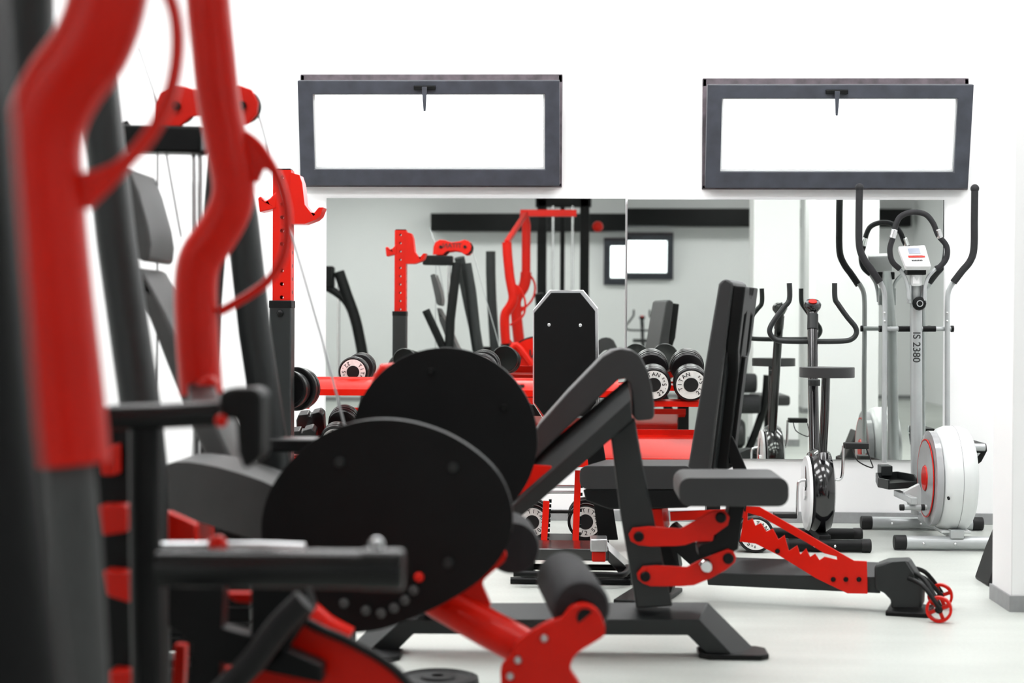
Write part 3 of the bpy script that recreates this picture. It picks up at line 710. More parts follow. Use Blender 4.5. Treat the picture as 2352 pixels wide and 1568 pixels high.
for px, py, w, spin, lab, R_, Y_, tl in ((811,854,'22.5',(-.1,2.6),'leftmost round black dumbbell with white face on the top red rail',.0665,YD+.06,.05),
                             (1104,862,'25',(1.0,-1.2),'round black dumbbell on the top rail behind the big black disc',.0755,YD+.06,.05),
                             (1501,883,'22.5',(2.0,-.5),'black dumbbell marked 22.5 kg, left of the pair near the upright backrest',.0765,YD,TILT),
                             (1587,883,'22.5',(2.7,-.3),'black dumbbell with TITAN ring against the upright backrest, right of its pair',.0765,YD,TILT)):
    top.append(db_at('dumbbell', lab, px, py, Y_, R_, w, spin, G1, tilt=tl))
top[1].location.z = top[0].location.z
d12 = db_at('dumbbell', 'round black dumbbell marked 12.5 kg low down behind the preacher bench', 1345, 1198, YD+.12, .080, '12.5', (.9,-1.35), G1)
d10 = db_at('dumbbell', 'dark round dumbbell on the lowest tier left of the red uprights', 1222, 1203, YD+.12, .076, '10', (1,-1), G1)
d10.location.z = d12.location.z
d5 = db_at('dumbbell', 'round dumbbell on the floor seen through the red toothed ladder', 1736, 1212, 7.5, .080, '15', (1.4,-2.4), G1)
d5.location.z = 0.001
dd = db_at('dumbbell', 'round black dumbbell on the middle tier left of the big black disc', 772, 992, YD-.03, .070, '30', (1.0,-1.0), G1, tilt=.267)
ZF = W(1520,1057,YD-.17).z
dd.location.y = YD-.035; dd.location.z = ZF+.010+.135*.274
# squared (faceted) dumbbell
c = W(697, 972, 7.25); c.z = ZF+.010+.12*.274+.07
t = thing('faceted_dumbbell', 'black dumbbell with square faceted head on the middle tier', 'dumbbell', (c.x, YD-.05, c.z-.07)); t.rotation_euler = (.267, 0, 0)
for s in (-1, 1):
    q = [(-.058,-.055),(.05,-.06),(.062,-.03),(.062,.045),(.045,.062),(.008,.052),(.006,.040),(-.006,.040),(-.008,.050),(-.052,.045),(-.062,.02),(-.062,-.04)]
    h = MB().prism([V((x,-.15 if s < 0 else .08, z+.07)) for x,z in q], (0,.07,0)).build('weight_head', DBK, t, bevel=.006, local=True)
    if s < 0: MB().cyl((0,-.15,.075), (0,-.154,.075), .014).build('hub_cap', RUB, h, local=True)
MB().cyl((0,-.1,.07), (0,.1,.07), .016).build('handle', CHR, t, local=True)

# ------------------------------------------------------------------ dumbbell rack
def rack():
    t = thing('dumbbell_rack', 'red three tier dumbbell rack along the mirror wall', 'rack', (W(1200,1100,YD).x, YD, 0))
    def rail(nm, x0, x1, yc, ztop, hh=.03, dd_=.06, lean=0, m=RED):
        # flat topped angle rail with a lip, ztop is what the heads rest on
        pr = [(-dd_/2,-hh),(dd_/2,-hh),(dd_/2,lean),(-dd_/2,0)]
        return MB().prism([V((x0, yc+a_, ztop+b_)) for a_,b_ in pr], (x1-x0,0,0)).build(nm, m, t, bevel=.002)
    xl = W(706,885,7.2).x; xm = W(1420,905,7.25).x; xr = W(1648,905,7.3).x
    # left part of the top tier: broad rail in front of the heads
    zr = W(800,868,7.13).z
    zb_ = W(800,909,7.1).z
    y0 = YD-.225
    pr = [(0,zb_),(.05,zb_),(.05,zb_+.02),(.16,zr-.04),(.16,zr),(.14,zr),(.135,zr-.008),(.05,zr-.022),(0.0,zr-.048),(0,zb_+.012)]
    MB().prism([V((xl, y0-.06+a_, b_)) for a_,b_ in pr], (xm-xl,0,0)).build('rail', RED, t, bevel=.001)
    zc = W(811,854,YD-.1).z-.0665-.001
    rail('rail', xl, xm, YD+.17, zc+.004, .03, .05)
    MB().prism([V((xl-.012,y0-.07,zb_-.012)),V((xl-.012,y0+.02,zb_-.012)),V((xl-.012,y0+.02,zr-.01)),V((xl-.012,y0-.02,zr+.004)),V((xl-.012,y0-.07,zr-.04))], (.012,0,0)).build('end_plate', RED, t, bevel=.003)
    c = W(706,917,7.14); MB().lathe(c, (0,0,1), [(0,-.006),(.024,-.006),(.026,0),(.024,.006),(0,.006)], 20).build('adjuster_knob', RUB, t)
    MB().cyl(c-V((0,0,.04)), c+V((0,0,.05)), .009).build('adjuster_pin', RED, t)
    MB().cyl(c-V((0,0,.035)), c-V((0,0,.012)), .012).build('pin_tip', STL, t)
    MB().beam(V((xl+.28,YD+.06,zb_-.075)), V((xm,YD+.06,zb_-.075)), .05, .05).build('cross_beam', BLK, t, bevel=.004)
    # right part of the top tier, sloping towards the room
    o = top[3].location; R_ = .0765
    for yl in (-.12, .11):
        p = o + V((0, yl*math.cos(TILT), yl*math.sin(TILT)))
        rail('rail', xm, xr, p.y, p.z-.002-.008, .024, .035, .009)
    MB().beam(V((xr-.02,o.y-.16,o.z-.06)), V((xr-.02,o.y+.16,o.z+.02)), .03, .03).build('tier_bracket', BLK, t)
    # middle tier: tilted red tray
    zs = W(1520,1045,YD-.12).z; zf = W(1520,1057,YD-.17).z
    xml = W(640,1040,7.3).x
    MB().prism([V((xml,YD-.17,zf)),V((xml,YD+.14,zf+.085)),V((xml,YD+.14,zf+.115)),V((xml,YD+.13,zf+.115)),V((xml,YD+.13,zf+.09)),V((xml,YD-.155,zf+.008)),V((xml,YD-.17,zf+.008))], (xr-xml,0,0)).build('shelf', RED, t, bevel=.001)
    rail('shelf_lip', xml, xr, YD-.20, zf+.004, .032, .05)
    # bottom tier
    zl = d12.location.z-.006
    xb0 = W(1180,1200,7.3).x; xb1 = W(1400,1200,7.3).x
    MB().box(((xb0+xb1)/2, YD+.10, zl-.008+.003), (xb1-xb0, .24, .012)).build('shelf', BLK, t, bevel=.002)
    for px in (915, 1640):
        x = W(px, 900, 7.4).x
        MB().box((x, YD+.02, (zb_-.05)/2), (.06,.10,zb_-.05)).build('upright', BLK, t, bevel=.004)
        MB().box((x, YD, .012), (.08,.52,.024)).build('foot', BLK, t, bevel=.004)
    for px, y0 in ((1252,1150),(1325,1080)):
        a = W(px+3, y0, 7.26); b_ = W(px-4, 1262, 7.26)
        m = MB().beam(a, V((b_.x, b_.y, .004)), .028, .02, up=V((0,1,0))); m.build('slotted_upright', RED, t, bevel=.002)
        th = MB()
        for k in range(10):
            q = a.lerp(b_, k/10); th.box((q.x+.017, q.y, q.z), (.012,.012,.014))
        th.build('teeth', BLK, t)
    for y, m_ in ((1117,STL),(1130,STL),(1175,BLK)): MB().cyl(W(1258,y,7.28), W(1322,y,7.28), .007).build('cross_rod', m_, t)
rack()

# ------------------------------------------------------------------ squat stand with plates
def stand():
    Y = 6.5; PL = FP(Y); n = PL.n
    t = thing('squat_stand', 'squat stand upright with red perforated post and hooked arms in black sleeve', 'squat stand', (W(648,1000,Y).x, Y, 0))
    x0, x1 = W(632,600,Y).x, W(665,600,Y).x; w = x1-x0; xc = (x0+x1)/2+.004
    zt = W(655,392,Y).z; zs = W(655,690,Y).z; w = .072
    m = MB()
    hl = []
    nh = int((zt-zs)/.052)
    zz = [zs+.012+.052*i for i in range(nh+1)]
    front = [V((xc-w/2,Y-w/2,zs-.2)), V((xc+w/2,Y-w/2,zs-.2)), V((xc+w/2,Y-w/2,zt)), V((xc-w/2,Y-w/2,zt))]
    holes = [[V((xc+.008*math.cos(a*PI/4), Y-w/2, z+.008*math.sin(a*PI/4))) for a in range(8)] for z in zz if z < zt-.02]
    m.prism([front]+holes, (0,.005,0))
    m.prism([[p+V((0,w-.005,0)) for p in L] for L in [front]+holes], (0,.005,0))
    m.box((xc-w/2+.0025, Y, (zs-.2+zt)/2), (.005,w-.01,zt-zs+.2)); m.box((xc+w/2-.0025, Y, (zs-.2+zt)/2), (.005,w-.01,zt-zs+.2))
    up = m.build('perforated_post', RED, t)
    th = MB()
    for z in zz:
        if z < zt-.1:
            for sx in (-1,1): th.lathe(V((xc+sx*(w/2-.0005), Y, z+.02)), (sx,0,0), [(0,0),(.0075,0),(.0075,.001),(0,.001)], 12)
    th.build('side_holes', INK, up)
    MB().box((xc, Y, zt+.003), (w*.9,w*.9,.006)).build('top_cap', BLK, up, bevel=.002)
    hw = .1
    MB().box((xc-.004, Y, zs/2), (hw*.86,hw*.86,zs)).build('sleeve', GREY, t, bevel=.006)
    MB().box((xc-.004, Y, zs-.015), (hw*.89,hw*.89,.03)).build('sleeve_collar', BLK, t, bevel=.003)
    MB().sphere((xc-.004, Y-.045, zs-.05), .014).build('locking_pin', BLK, t)
    MB().box((xc, Y, .02), (.62,.10,.04)).build('base_foot', BLK, t, bevel=.005)
    # hooks either side
    h1 = [(668,396),(688,402),(694,420),(700,470),(714,488),(722,488),(732,476),(743,476),(735,496),(726,504),(700,514),(668,514)]
    MB().prism(poly(PL, h1, -.045), n*.09).build('bar_hook', RED, t, bevel=.004)
    h2 = [(634,440),(620,455),(609,462),(598,450),(592,455),(596,487),(634,478)]
    MB().prism(poly(PL, h2, -.04), n*.08).build('bar_hook', RED, t, bevel=.004)
    # peg
    pc = W(658,895,Y+.05)
    MB().cyl(V((xc, Y+.02, pc.z)), V((xc+.06, Y+.30, pc.z)), .011).build('storage_peg', STL, t)
    g = None
    for i, (dy, R) in enumerate(((.075,.076),(.11,.072),(.15,.088),(.19,.084))):
        lab = ('small black weight plate nearest the squat stand post','thin black weight plate, second on the storage peg','large black weight plate, third on the storage peg','black weight plate at the far end of the storage peg')[i]
        o = V((xc+.06*(dy-.02)/.28, Y+dy, pc.z))
        ax = V((.06,.28,0)).normalized()
        m = MB().ringl(o-ax*.012, ax, [(R,.003),(R-.004,0),(R*.86,0),(R*.80,.005),(R*.35,.005),(R*.3,0),(.0135,0),(.0135,.024),(R*.3,.024),(R*.35,.019),(R*.80,.019),(R*.86,.024),(R-.004,.024),(R,.021)], 48)
        tag(m.build('weight_plate', DBK), lab, 'weight plate', 'plates on the storage peg')
stand()

# ------------------------------------------------------------------ leg machine with the two black discs
def disc_machine():
    t = thing('leg_curl_machine', 'foreground leg machine with two big black discs, red lever and foam rollers', 'gym machine', (W(900,1500,4.2).x, 4.2, 0))
    P1 = FP(3.82); P2 = FP(4.62); n = P1.n
    d1 = [(600,1225),(603,1180),(618,1130),(645,1085),(690,1035),(745,995),(810,970),(880,962),(950,970),(1020,993),(1080,1027),(1130,1070),(1160,1115),(1176,1170),(1174,1225),(1150,1280),(1105,1330),(1050,1368),(990,1400),(920,1430),(850,1450),(760,1450),(690,1420),(640,1370),(610,1300)]
    def smooth(L, k=3):
        out = []; m = len(L)
        for i in range(m):
            a,b_,c,d = (V((*L[(i+j)%m],0)) for j in (-1,0,1,2))
            for s in range(k):
                u = s/k; p = .5*((2*b_)+(c-a)*u+(2*a-5*b_+4*c-d)*u*u+(3*b_-a-3*c+d)*u**3); out.append((p.x,p.y))
        return out
    q = MB().prism(poly(P1, smooth(d1), 0), n*.05).build('cam_disc', BLK, t, bevel=.006)
    for x,y in ((781,1062),(1041,1073),(1030,1292),(865,1250)): bolt(P1, x, y, .013, 0, .016).build('bolt', GREY, q)
    ell = [(1021+213*math.cos(2*PI*k/64), 1011+213*math.sin(2*PI*k/64)) for k in range(64)]
    q2 = MB().prism(poly(P2, ell, 0), n*.035).build('cam_disc', BLK, t, bevel=.004)
    for x,y in ((990,853),(1157,937)): bolt(P2, x, y, .011, 0, .012).build('bolt', BLK, q2)
    e2 = [(1021+203*math.cos(2*PI*k/64), 1011+203*math.sin(2*PI*k/64)) for k in range(64)]
    rf = MB().prism(poly(P2, e2, .036), n*.006).build('red_cam_face', RED, q2)
    c2 = P2.at(1021, 1011, .044)
    tx = MB(); text_mb('TITAN', .10, c2+V((.08,0,.12)), V((-1,0,0)), V((0,0,1)), tx, depth=.002)
    for a in range(3):
        an = a*1.1+.3; r = .15
        tx.beam(c2+V((math.cos(an)*r,.001,math.sin(an)*r)), c2+V((math.cos(an)*.2,.001,math.sin(an)*.2)), .004, .02)
    tx.build('lettering', INK, rf)
    MB().cyl(P1.at(890,1220,.04), P2.at(1000,1040,.0), .035).build('axle', STL, t)
    # pivot arm behind disc 2 (visible in the mirror)
    MB().tube([P2.at(1021,1011,.08), P2.at(900,850,.09), P2.at(860,930,.09)], .025, 14, 5).build('rear_lever', RED, t)
    # red lever tube to the roller
    MB().tube([W(900,1300,3.95), W(1010,1378,3.94), W(1120,1442,3.88), W(1230,1500,3.82)], .045, 24).build('lever_tube', RED, t)
    P3 = FP(3.74)
    br = [(1185,1478),(1225,1448),(1262,1428),(1290,1420),(1305,1400),(1325,1389),(1350,1389),(1372,1402),(1386,1428),(1390,1452),(1380,1466),(1340,1490),(1316,1512),(1310,1540),(1325,1562),(1340,1600),(1320,1640),(1240,1660),(1160,1620),(1150,1560),(1152,1528),(1175,1505)]
    b0 = MB().prism(poly(P3, smooth(br,2), 0), n*.035).build('roller_bracket', RED, t, bevel=.005)
    for x,y in ((1250,1465),(1190,1515),(1172,1552)): bolt(P3, x, y, .009, 0, .01).build('bolt', STL, b0)
    # foam rollers
    a = W(1294,1328,4.12); b_ = W(1336,1398,3.78)
    fr = MB().lathe(a, b_-a, [(0,-.02),(.058,-.018),(.066,0),(.067,(b_-a).length*.5),(.067,(b_-a).length-.012),(.060,(b_-a).length),(.024,(b_-a).length),(.022,(b_-a).length-.01),(0,(b_-a).length-.01)], 40).build('foam_roller', FOAM, t)
    MB().cyl(b_-(b_-a).normalized()*.02, W(1345,1418,3.74), .02).build('roller_axle', BLK, t)
    MB().lathe(W(1168,1235,4.15), (.1,-1,0), [(0,-.02),(.05,-.02),(.066,0),(.067,.15),(.06,.19),(0,.19)], 36).build('foam_roller', FOAM, t)
    P4 = FP(3.9)
    MB().prism(poly(P4, smooth([(1030,1362),(1080,1325),(1128,1275),(1150,1262),(1162,1270),(1158,1290),(1118,1325),(1108,1345),(1127,1390),(1108,1400),(1060,1375)],2), 0), n*.03).build('stop_bracket', RED, t, bevel=.004)
    # chain-like row of bolts below disc
    for x,y in ((790,1385),(840,1402),(875,1408),(905,1396),(930,1378),(950,1355)): MB().sphere(W(x,y,3.78), .0115, 12).build('chain_link', LGREY, t)
    MB().sphere(W(962,1325,3.78), .012, 12).build('stop_knob', RED, t)
    # lower red fairing with black edging
    P5 = FP(3.2)
    fa = [(560,1500),(610,1435),(690,1425),(790,1470),(880,1520),(935,1570),(975,1640),(990,1720),(560,1720)]
    fz = MB().prism(poly(P5, smooth(fa,2), 0), n*.04).build('lower_fairing', RED, t, bevel=.004)
    MB().tube([P5.at(x,y,-.004) for x,y in ((690,1420),(740,1446),(800,1472),(882,1518),(938,1570),(978,1640),(993,1720))], .009, 10, 4).build('edge_trim', RUB, fz)
    MB().tube([W(620,1370,3.5), W(690,1395,3.5), W(745,1440,3.5), W(800,1470,3.5)], .03, 12, 4).build('lower_brace', RED, t)
    # seat cushion
    c = [(372,1085),(388,1064),(430,1060),(500,1072),(575,1094),(628,1116),(640,1140),(628,1200),(600,1238),(560,1232),(450,1196),(380,1165)]
    MB().prism(poly(FP(3.95), smooth(c,2), 0), n*.27).build('seat_cushion', VING, t, bevel=.055, seg=6)
    MB().beam(W(560,1240,4.1), W(900,1300,4.1), .09, .09).build('seat_beam', BLK, t, bevel=.006)
    MB().frame(W(420,1225,4.2), V((.06,0,0)), V((0,.1,0)), V((0,0,.06))).build('seat_bracket', RED, t, bevel=.004)
    # rectangular cross bar with bright top
    MB().frame(W(700,1020,4.25), V((.12,0,0)), V((0,.05,0)), V((0,0,.017))).build('cross_bar', SAT, t, bevel=.006)
    # frame legs to the ground
    for x, Y_ in ((650,4.5),(770,4.5)):
        p = W(x,1200,Y_); MB().box((p.x, Y_+.1, p.z/2), (.08,.08,p.z)).build('frame_leg', BLK, t, bevel=.005)
    a = W(560,1300,4.5); b_ = W(800,1300,4.5)
    MB().box(((a.x+b_.x)/2, 4.6, .05), (b_.x-a.x+.1,.10,.08)).build('floor_beam', BLK, t, bevel=.005)
    MB().box(((a.x), 4.14, .05), (.08,1.0,.08)).build('floor_beam', BLK, t, bevel=.005)
disc_machine()

# ------------------------------------------------------------------ pulley tower behind the red arms
def tower():
    YT = 4.5
    t = thing('pulley_tower', 'black cable pulley tower with red pulley bracket and padded seat behind the red arms', 'gym machine', (W(400,1300,YT).x, YT, 0))
    PL = FP(YT); n = PL.n
    MB().beam(W(282,320,YT), W(470,324,YT), .09, .072).build('top_beam', BLK, t, bevel=.008)
    MB().cyl(W(285,282,YT), W(292,292,YT), .012).build('beam_cap', BLK, t)
    br = [(352,290),(356,240),(368,212),(395,196),(425,198),(470,212),(520,205),(550,195),(578,205),(593,235),(590,262),(570,285),(548,288),(520,268),(480,262),(440,268),(415,290)]
    pb = MB().prism(poly(PL, br, -.035), n*.012).build('pulley_bracket', RED, t, bevel=.003)
    pb2 = MB().prism(poly(PL, br, .03), n*.012).build('pulley_bracket', RED, t, bevel=.003)
    c2 = PL.at(475,236,.044); tx = MB(); text_mb('TITAN', .05, c2, V((-1,0,0)), V((0,0,1)), tx, depth=.001); tx.build('lettering', INK, pb2)
    for x,y,r in ((405,243,.048),(556,242,.047)):
        c = PL.at(x,y,-.02); pw = MB().lathe(c, n, [(0,0),(r,0),(r-.006,.012),(r-.006,.022),(r,.034),(0,.034)], 36).build('pulley_wheel', RUB, t)
        MB().cyl(PL.at(x,y,-.045), PL.at(x,y,.05), .012).build('axle_bolt', BLK, pw)
    for pts in ([(362,345),(361,650),(360,1010)], [(595,265),(665,520),(740,780),(792,978)], [(320,110),(352,205),(385,370),(416,545)]):
        MB().tube([W(x,y,YT) for x,y in pts], .0032, 8).build('cable', STL, t)
    for x in (445,459): MB().cyl(W(x,352,YT+.03), W(x+2,1120,YT+.03), .0065, 12).build('guide_rod', CHR, t)
    # legs: slanted tubes in front and behind
    a = W(232,225,3.55); MB().tube([W(222,150,3.6), W(268,560,3.5), W(326,960,3.42), W(338,1080,3.4), W(342,1300,3.4), W(350,1990,3.4)], .042, 24).build('front_leg', GREY, t)
    MB().tube([W(525,330,4.4), W(556,500,4.4), W(585,760,4.4), W(640,1130,4.4), V((W(670,1300,4.4).x,4.4,.0))], .043, 24).build('rear_leg', GREY, t)
    MB().tube([W(508,345,4.55), W(480,700,4.6), V((W(455,1000,4.6).x,4.6,.0))], .035, 20).build('rear_leg', BLK, t)
    # weight stack
    ws = thing; m = MB()
    p = W(475,1200,4.56)
    for k in range(10): m.box((p.x, 4.56, .12+.042*k), (.26,.12,.036))
    m.build('weight_stack', BLK, t, bevel=.003)
    # pads
    PP = FP(4.25)
    MB().prism(poly(PP, [(268,395),(296,385),(318,440),(340,520),(346,560),(342,596),(330,602),(312,590)], 0), n*.26).build('upper_pad', VING, t, bevel=.012, seg=3)
    MB().prism(poly(PP, [(312,610),(328,622),(380,720),(415,800),(470,920),(540,1070),(520,1100),(490,1090),(440,980),(380,830),(330,700)], 0), n*.26).build('lower_pad', VING, t, bevel=.012, seg=3)
    MB().tube([W(330,640,4.6), W(450,900,4.6), W(540,1140,4.5)], .03, 14).build('pad_spine', BLK, t)
    MB().box((-1.27, 4.45, .04), (.6,.10,.08)).build('floor_beam', BLK, t, bevel=.006)
    MB().box((W(300,1300,4.1).x, 4.0, .04), (.09,1.2,.08)).build('floor_beam', BLK, t, bevel=.006)
tower()

# ------------------------------------------------------------------ red lever arm press machine (nearest)
def press():
    t = thing('chest_press_machine', 'blurred red tubular lever arm machine with black uprights filling the left foreground', 'gym machine', (W(330,1400,2.7).x, 2.7, 0))
    # second arm
    P = [(470,-130),(478,0),(490,120),(502,230),(522,340),(536,420),(528,480),(496,540),(462,590),(450,650),(452,760),(458,850),(462,905)]
    MB().tube([W(x,y,3.1) for x,y in P], .0405, 28, 4).build('lever_arm', RED, t)
    MB().beam(W(462,900,3.1), W(470,950,2.78), .05, .04).build('arm_link', BLK, t, bevel=.004)
    MB().sphere(W(478,890,3.05), .024, 14).build('arm_bolt', RED, t)
    h2 = [(548,300),(590,330),(628,385),(652,450),(660,520),(650,590),(620,640),(580,672),(530,702),(505,715)]
    MB().tube([W(x,y,3.1) for x,y in h2], .0088, 14, 5, flat=(.0088,.012)).build('arm_hoop', RED, t)
    MB().prism([W(x,y,3.09) for x,y in ((560,300),(600,335),(640,400),(625,400),(604,385),(590,420),(560,400))], (0,.02,0)).build('hoop_gusset', RED, t, bevel=.003)
    # first arm
    P = [(262,-160),(256,-60),(240,30),(205,115),(150,190),(112,265),(98,340),(102,430),(112,560),(128,720),(148,900),(163,1065)]
    MB().tube([W(x,y,2.1) for x,y in P], .050, 28, 4).build('lever_arm', RED, t)
    h1 = [(330,-110),(375,-40),(402,30),(408,110),(395,200),(365,275),(320,340),(262,395),(205,435),(170,455)]
    MB().tube([W(x,y,2.1) for x,y in h1], .0095, 14, 5, flat=(.0095,.014)).build('arm_hoop', RED, t)
    MB().prism([W(x,y,2.09) for x,y in ((150,400),(215,390),(260,372),(300,345),(310,365),(260,420),(200,480),(150,470))], (0,.02,0)).build('hoop_gusset', RED, t, bevel=.003)
    MB().tube([W(158,1040,2.1), W(176,1250,2.08), W(200,1700,2.05)], .031, 24).build('inner_tube', LGREY, t)
    # upper beam high above the frame, carries the arms
    top1 = W(262,-160,2.1); top2 = W(470,-130,3.1)
    zt = 2.02
    up = MB().tube([top1, V((top1.x,2.1,zt-.1)), V((top1.x-.02,2.1,zt))], .04, 16).build('arm_riser', RED, t)
    MB().beam(V((top1.x-.05,2.15,zt)), V((top1.x+.45,2.15,zt)), .06, .06).build('cross_head', RED, t, bevel=.005)
    MB().beam(V((top2.x,3.1,top2.z)), V((top1.x,2.15,zt)), .04, .04).build('pivot_link', RED, t, bevel=.005)
    # uprights
    c = W(20,800,1.35)
    MB().tube([W(-128,-200,1.32), W(-88,400,1.3), W(-42,1000,1.28), W(50,1800,1.25)], .042, 24).build('upright', BLK, t)
    MB().tube([W(60,-220,2.6), W(62,60,2.6), W(75,400,2.6), W(115,1000,2.6), W(140,1600,2.6)], .042, 20).build('rear_upright', GREY, t)
    MB().tube([W(332,960,2.75), W(334,1250,2.75), W(345,1900,2.75)], .0265, 24).build('handle_post', BLK, t)
    # handles
    MB().tube([W(255,958,2.72), W(380,955,2.74), W(505,948,2.76)], .0215, 20).build('upper_handle', SAT, t)
    hc = MB().prism([W(x,y,2.72) for x,y in ((500,905),(520,892),(585,890),(600,905),(600,1050),(560,1080),(545,1040),(540,960),(505,965))], (0,.09,0)).build('handle_clamp', BLK, t, bevel=.008)
    MB().sphere(W(508,966,2.71), .011, 12).build('pin', RED, t)
    MB().tube([W(365,1303,2.6), W(640,1305,2.6), W(925,1308,2.6)], .0305, 28).build('lower_handle', SAT, t)
    MB().cyl(W(830,1306,2.6), W(928,1308,2.6), .0325, 28).build('handle_end_sleeve', SAT, t, bevel=.004)
    MB().tube([W(330,1258,2.95), W(600,1258,2.95), W(700,1262,2.95)], .012, 16).build('rear_rail', STL, t)
    MB().sphere(W(500,1250,2.93), .018, 12).build('rail_bolt', RED, t)
    MB().sphere(W(865,1250,2.62), .012, 12).build('sleeve_bolt', STL, t)
    # red plates seen between the tubes
    for q in ([(225,1160),(290,1160),(290,1222),(235,1230)], [(235,1310),(298,1316),(300,1385),(245,1368)], [(225,1040),(262,1020),(262,1092),(232,1092)], [(250,1540),(310,1545),(320,1640),(250,1640)]):
        MB().prism([W(x,y,3.0) for x,y in q], (0,.05,0)).build('stack_bracket', RED, t, bevel=.004)
    MB().box((W(265,1300,3.1).x, 3.1, .42), (.085,.08,.84)).build('stack_column', BLK, t, bevel=.005)
    # lower red/black linkage
    for q in ([(385,1370),(410,1365),(438,1405),(430,1425),(395,1432)], [(400,1480),(425,1482),(422,1568),(410,1640),(392,1640)], [(515,1362),(625,1362),(620,1380),(580,1386),(540,1382)], [(490,1540),(540,1530),(700,1550),(700,1640),(485,1640)], [(620,1400),(672,1400),(640,1450)], [(385,1175),(450,1205),(450,1250),(385,1250)]):
        MB().prism([W(x,y,3.25) for x,y in q], (0,.03,0)).build('link_plate', RED, t, bevel=.003)
    MB().tube([W(700,1380,3.0), W(640,1440,3.0), W(580,1520,3.0), W(500,1600,3.0)], .024, 14, 4).build('cable_hose', RUB, t)
    MB().prism([W(x,y,3.12) for x,y in ((385,1345),(512,1345),(500,1640),(420,1640),(440,1480),(385,1440))], (0,.06,0)).build('side_frame', BLK, t, bevel=.005)
    MB().prism([W(x,y,3.12) for x,y in ((575,1340),(700,1340),(720,1400),(640,1520),(575,1560))], (0,.06,0)).build('side_frame', BLK, t, bevel=.005)
    MB().prism([W(x,y,3.12) for x,y in ((500,1440),(580,1460),(740,1530),(740,1570),(500,1520))], (0,.06,0)).build('lower_frame', BLK, t, bevel=.005)
    # floor frame
    MB().box((W(330,1600,2.9).x, 2.9, .04), (.9,.10,.08)).build('floor_beam', BLK, t, bevel=.005)
    MB().box((W(345,1800,2.75).x, 2.2, .04), (.10,1.9,.08)).build('floor_beam', BLK, t, bevel=.005)
    x = W(66,1800,1.25).x
    MB().box(((x+W(345,1800,2.75).x)/2, 1.3, .04), (abs(W(345,1800,2.75).x-x)+.2,.10,.08)).build('floor_beam', BLK, t, bevel=.005)
press()

# loose plate on the floor
g = G(1005, 1576)
o = MB().ringl(V((g.x, g.y, .001)), (0,0,1), [(.112,0),(.115,.006),(.112,.026),(.098,.03),(.09,.022),(.05,.022),(.044,.030),(.018,.030),(.018,0)], 56).build('weight_plate', RUB)
tag(o, 'black rubber weight plate lying flat on the floor in front of the preacher bench', 'weight plate')

# dark wedge standing in for a slanted machine leg behind the pillar
a = G(2268, 1347)
o = MB().prism([V((a.x, a.y, .0)), V((a.x+.10,a.y,.0)), V((a.x+.16,a.y,.34)), V((a.x+.135,a.y,.36)), V((a.x+.04,a.y,.12))], (0,.22,0)).build('slanted_leg', RUB, bevel=.01)
tag(o, 'dark grey slanted machine leg half hidden behind the white pillar', 'machine leg')

# ------------------------------------------------------------------ machines behind the camera, seen only in the mirror
def crossover():
    t = thing('cable_crossover', 'tall black cable machine with steel rods seen in the left mirror', 'gym machine', (-.3, -1.0, 0))
    for x in (-.58, -.12):
        MB().box((x-.0, -1.0, 1.2), (.10,.10,2.4)).build('upright', BLK, t, bevel=.006)
    MB().box((-.35,-1.0,2.36), (.6,.1,.1)).build('top_beam', BLK, t, bevel=.006)
    MB().box((-.36,-1.03,1.2), (.05,.05,2.3)).build('centre_upright', BLK, t, bevel=.005)
    for x in (-.46,-.25): MB().cyl((x,-.95,.05), (x,-.95,2.32), .014).build('guide_rod', CHR, t)
    MB().box((-.35,-1.0,.04), (.9,.9,.08)).build('base', BLK, t, bevel=.01)
    m = MB()
    for k in range(12): m.box((-.35,-.95,.12+.05*k), (.24,.1,.044))
    m.build('weight_stack', BLK, t, bevel=.002)
    MB().sphere((.02,-.95,2.1), .06).build('pulley', RED, t)
crossover()
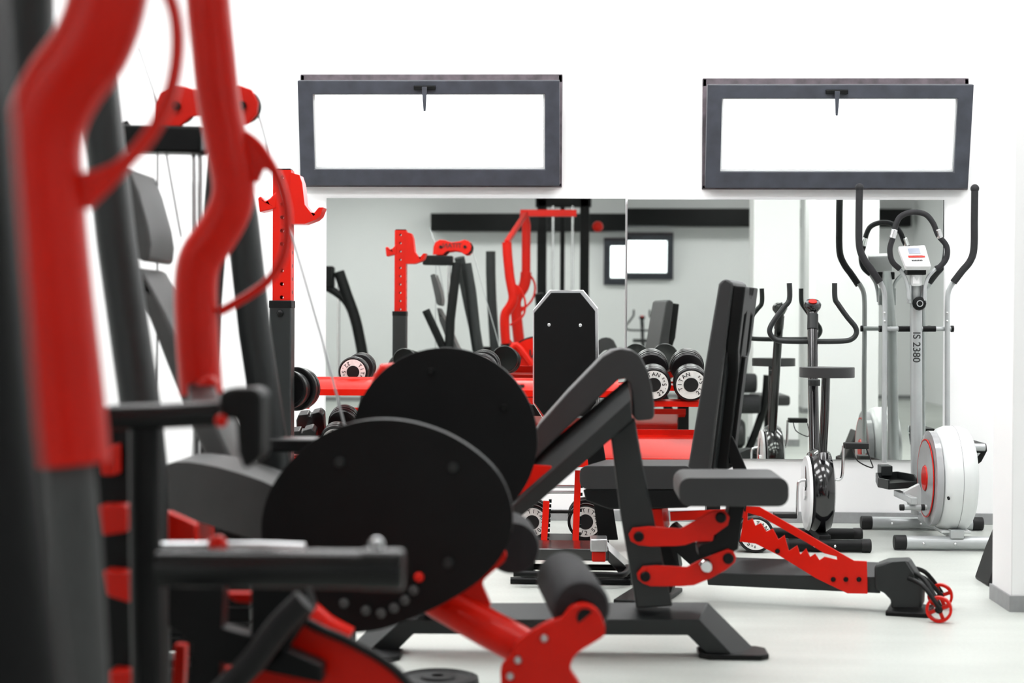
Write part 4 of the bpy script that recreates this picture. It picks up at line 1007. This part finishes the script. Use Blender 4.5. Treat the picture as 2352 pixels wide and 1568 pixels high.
def curved():
    X, Y = -2.34, 2.0
    t = thing('lever_row_machine', 'curved black machine frame with red lever at the left edge of the mirror', 'gym machine', (X, Y, 0))
    MB().tube([(X+.28,Y,0.0),(X+.30,Y,.5),(X+.22,Y,1.0),(X+.12,Y,1.3),(X+.05,Y,1.5)], .05, 18, 5).build('curved_post', BLK, t)
    MB().tube([(X-.35,Y,1.36),(X-.12,Y,1.38),(X+.1,Y,1.25),(X+.2,Y,1.05)], .035, 14, 5).build('curved_arm', BLK, t)
    MB().box((X-.05,Y,1.45), (.12,.1,.2)).build('pulley_box', BLK, t, bevel=.02)
    MB().tube([(X-.1,Y,1.35),(X-.14,Y,1.0),(X-.2,Y,.3)], .02, 12).build('red_lever', RED, t)
    MB().cyl((X+.05,Y,.1),(X+.05,Y,1.4), .012).build('guide_rod', CHR, t)
    MB().box((X+.02,Y,.04), (.8,.12,.08)).build('floor_beam', BLK, t, bevel=.006)
    MB().tube([(X-.3,Y,.05),(X-.32,Y,.7),(X-.4,Y,1.35)], .045, 14).build('rear_post', BLK, t)
curved()
def roller_bench():
    X, Y = 1.42, 4.15
    t = thing('roller_bench', 'low leg bench with stacked black foam rollers seen in the right mirror', 'weight bench', (X, Y, 0))
    for z, dx in ((.56, -.03), (.40, .0)):
        MB().lathe((X-.24+dx, Y+.05, z), (1,0,0), [(0,0),(.06,0),(.072,.012),(.074,.15),(.072,.21),(.06,.222),(0,.222)], 28).build('foam_roller', FOAM, t)
    MB().tube([(X-.1,Y,.05),(X-.04,Y,.2),(X+.02,Y,.4),(X+.04,Y,.62)], .03, 14, 4).build('curved_post', BLK, t)
    MB().lathe((X-.25, Y-.02, .17), (1,0,0), [(0,0),(.09,0),(.11,.02),(.11,.1),(.09,.12),(0,.12)], 28).build('end_pad', VIN, t)
    MB().box((X-.02, Y+.02, .03), (.34,.08,.06)).build('floor_beam', BLK, t, bevel=.006)
    MB().box((X+.1, Y-.4, .42), (.26,.6,.08)).build('seat', VIN, t, bevel=.02)
    MB().box((X+.1, Y-.4, .2), (.07,.07,.4)).build('seat_post', BLK, t, bevel=.005)
roller_bench()

# ------------------------------------------------------------------ light
w = bpy.data.worlds.new('world'); SC.world = w; w.use_nodes = True
nt = w.node_tree; bg = nt.nodes['Background']; bg.inputs[0].default_value = (.93, .965, 1, 1); bg.inputs[1].default_value = 5.0

SC.view_settings.view_transform = 'Standard'; SC.view_settings.look = 'None'
SC.view_settings.gamma = 1; SC.view_settings.use_curve_mapping = False
SC.view_settings.exposure = -0.12
SC.cycles.use_denoising = True
SC.cycles.max_bounces = 8; SC.cycles.diffuse_bounces = 5; SC.cycles.glossy_bounces = 5
SC.cycles.caustics_reflective = False; SC.cycles.caustics_refractive = False
SC.cycles.sample_clamp_indirect = 8
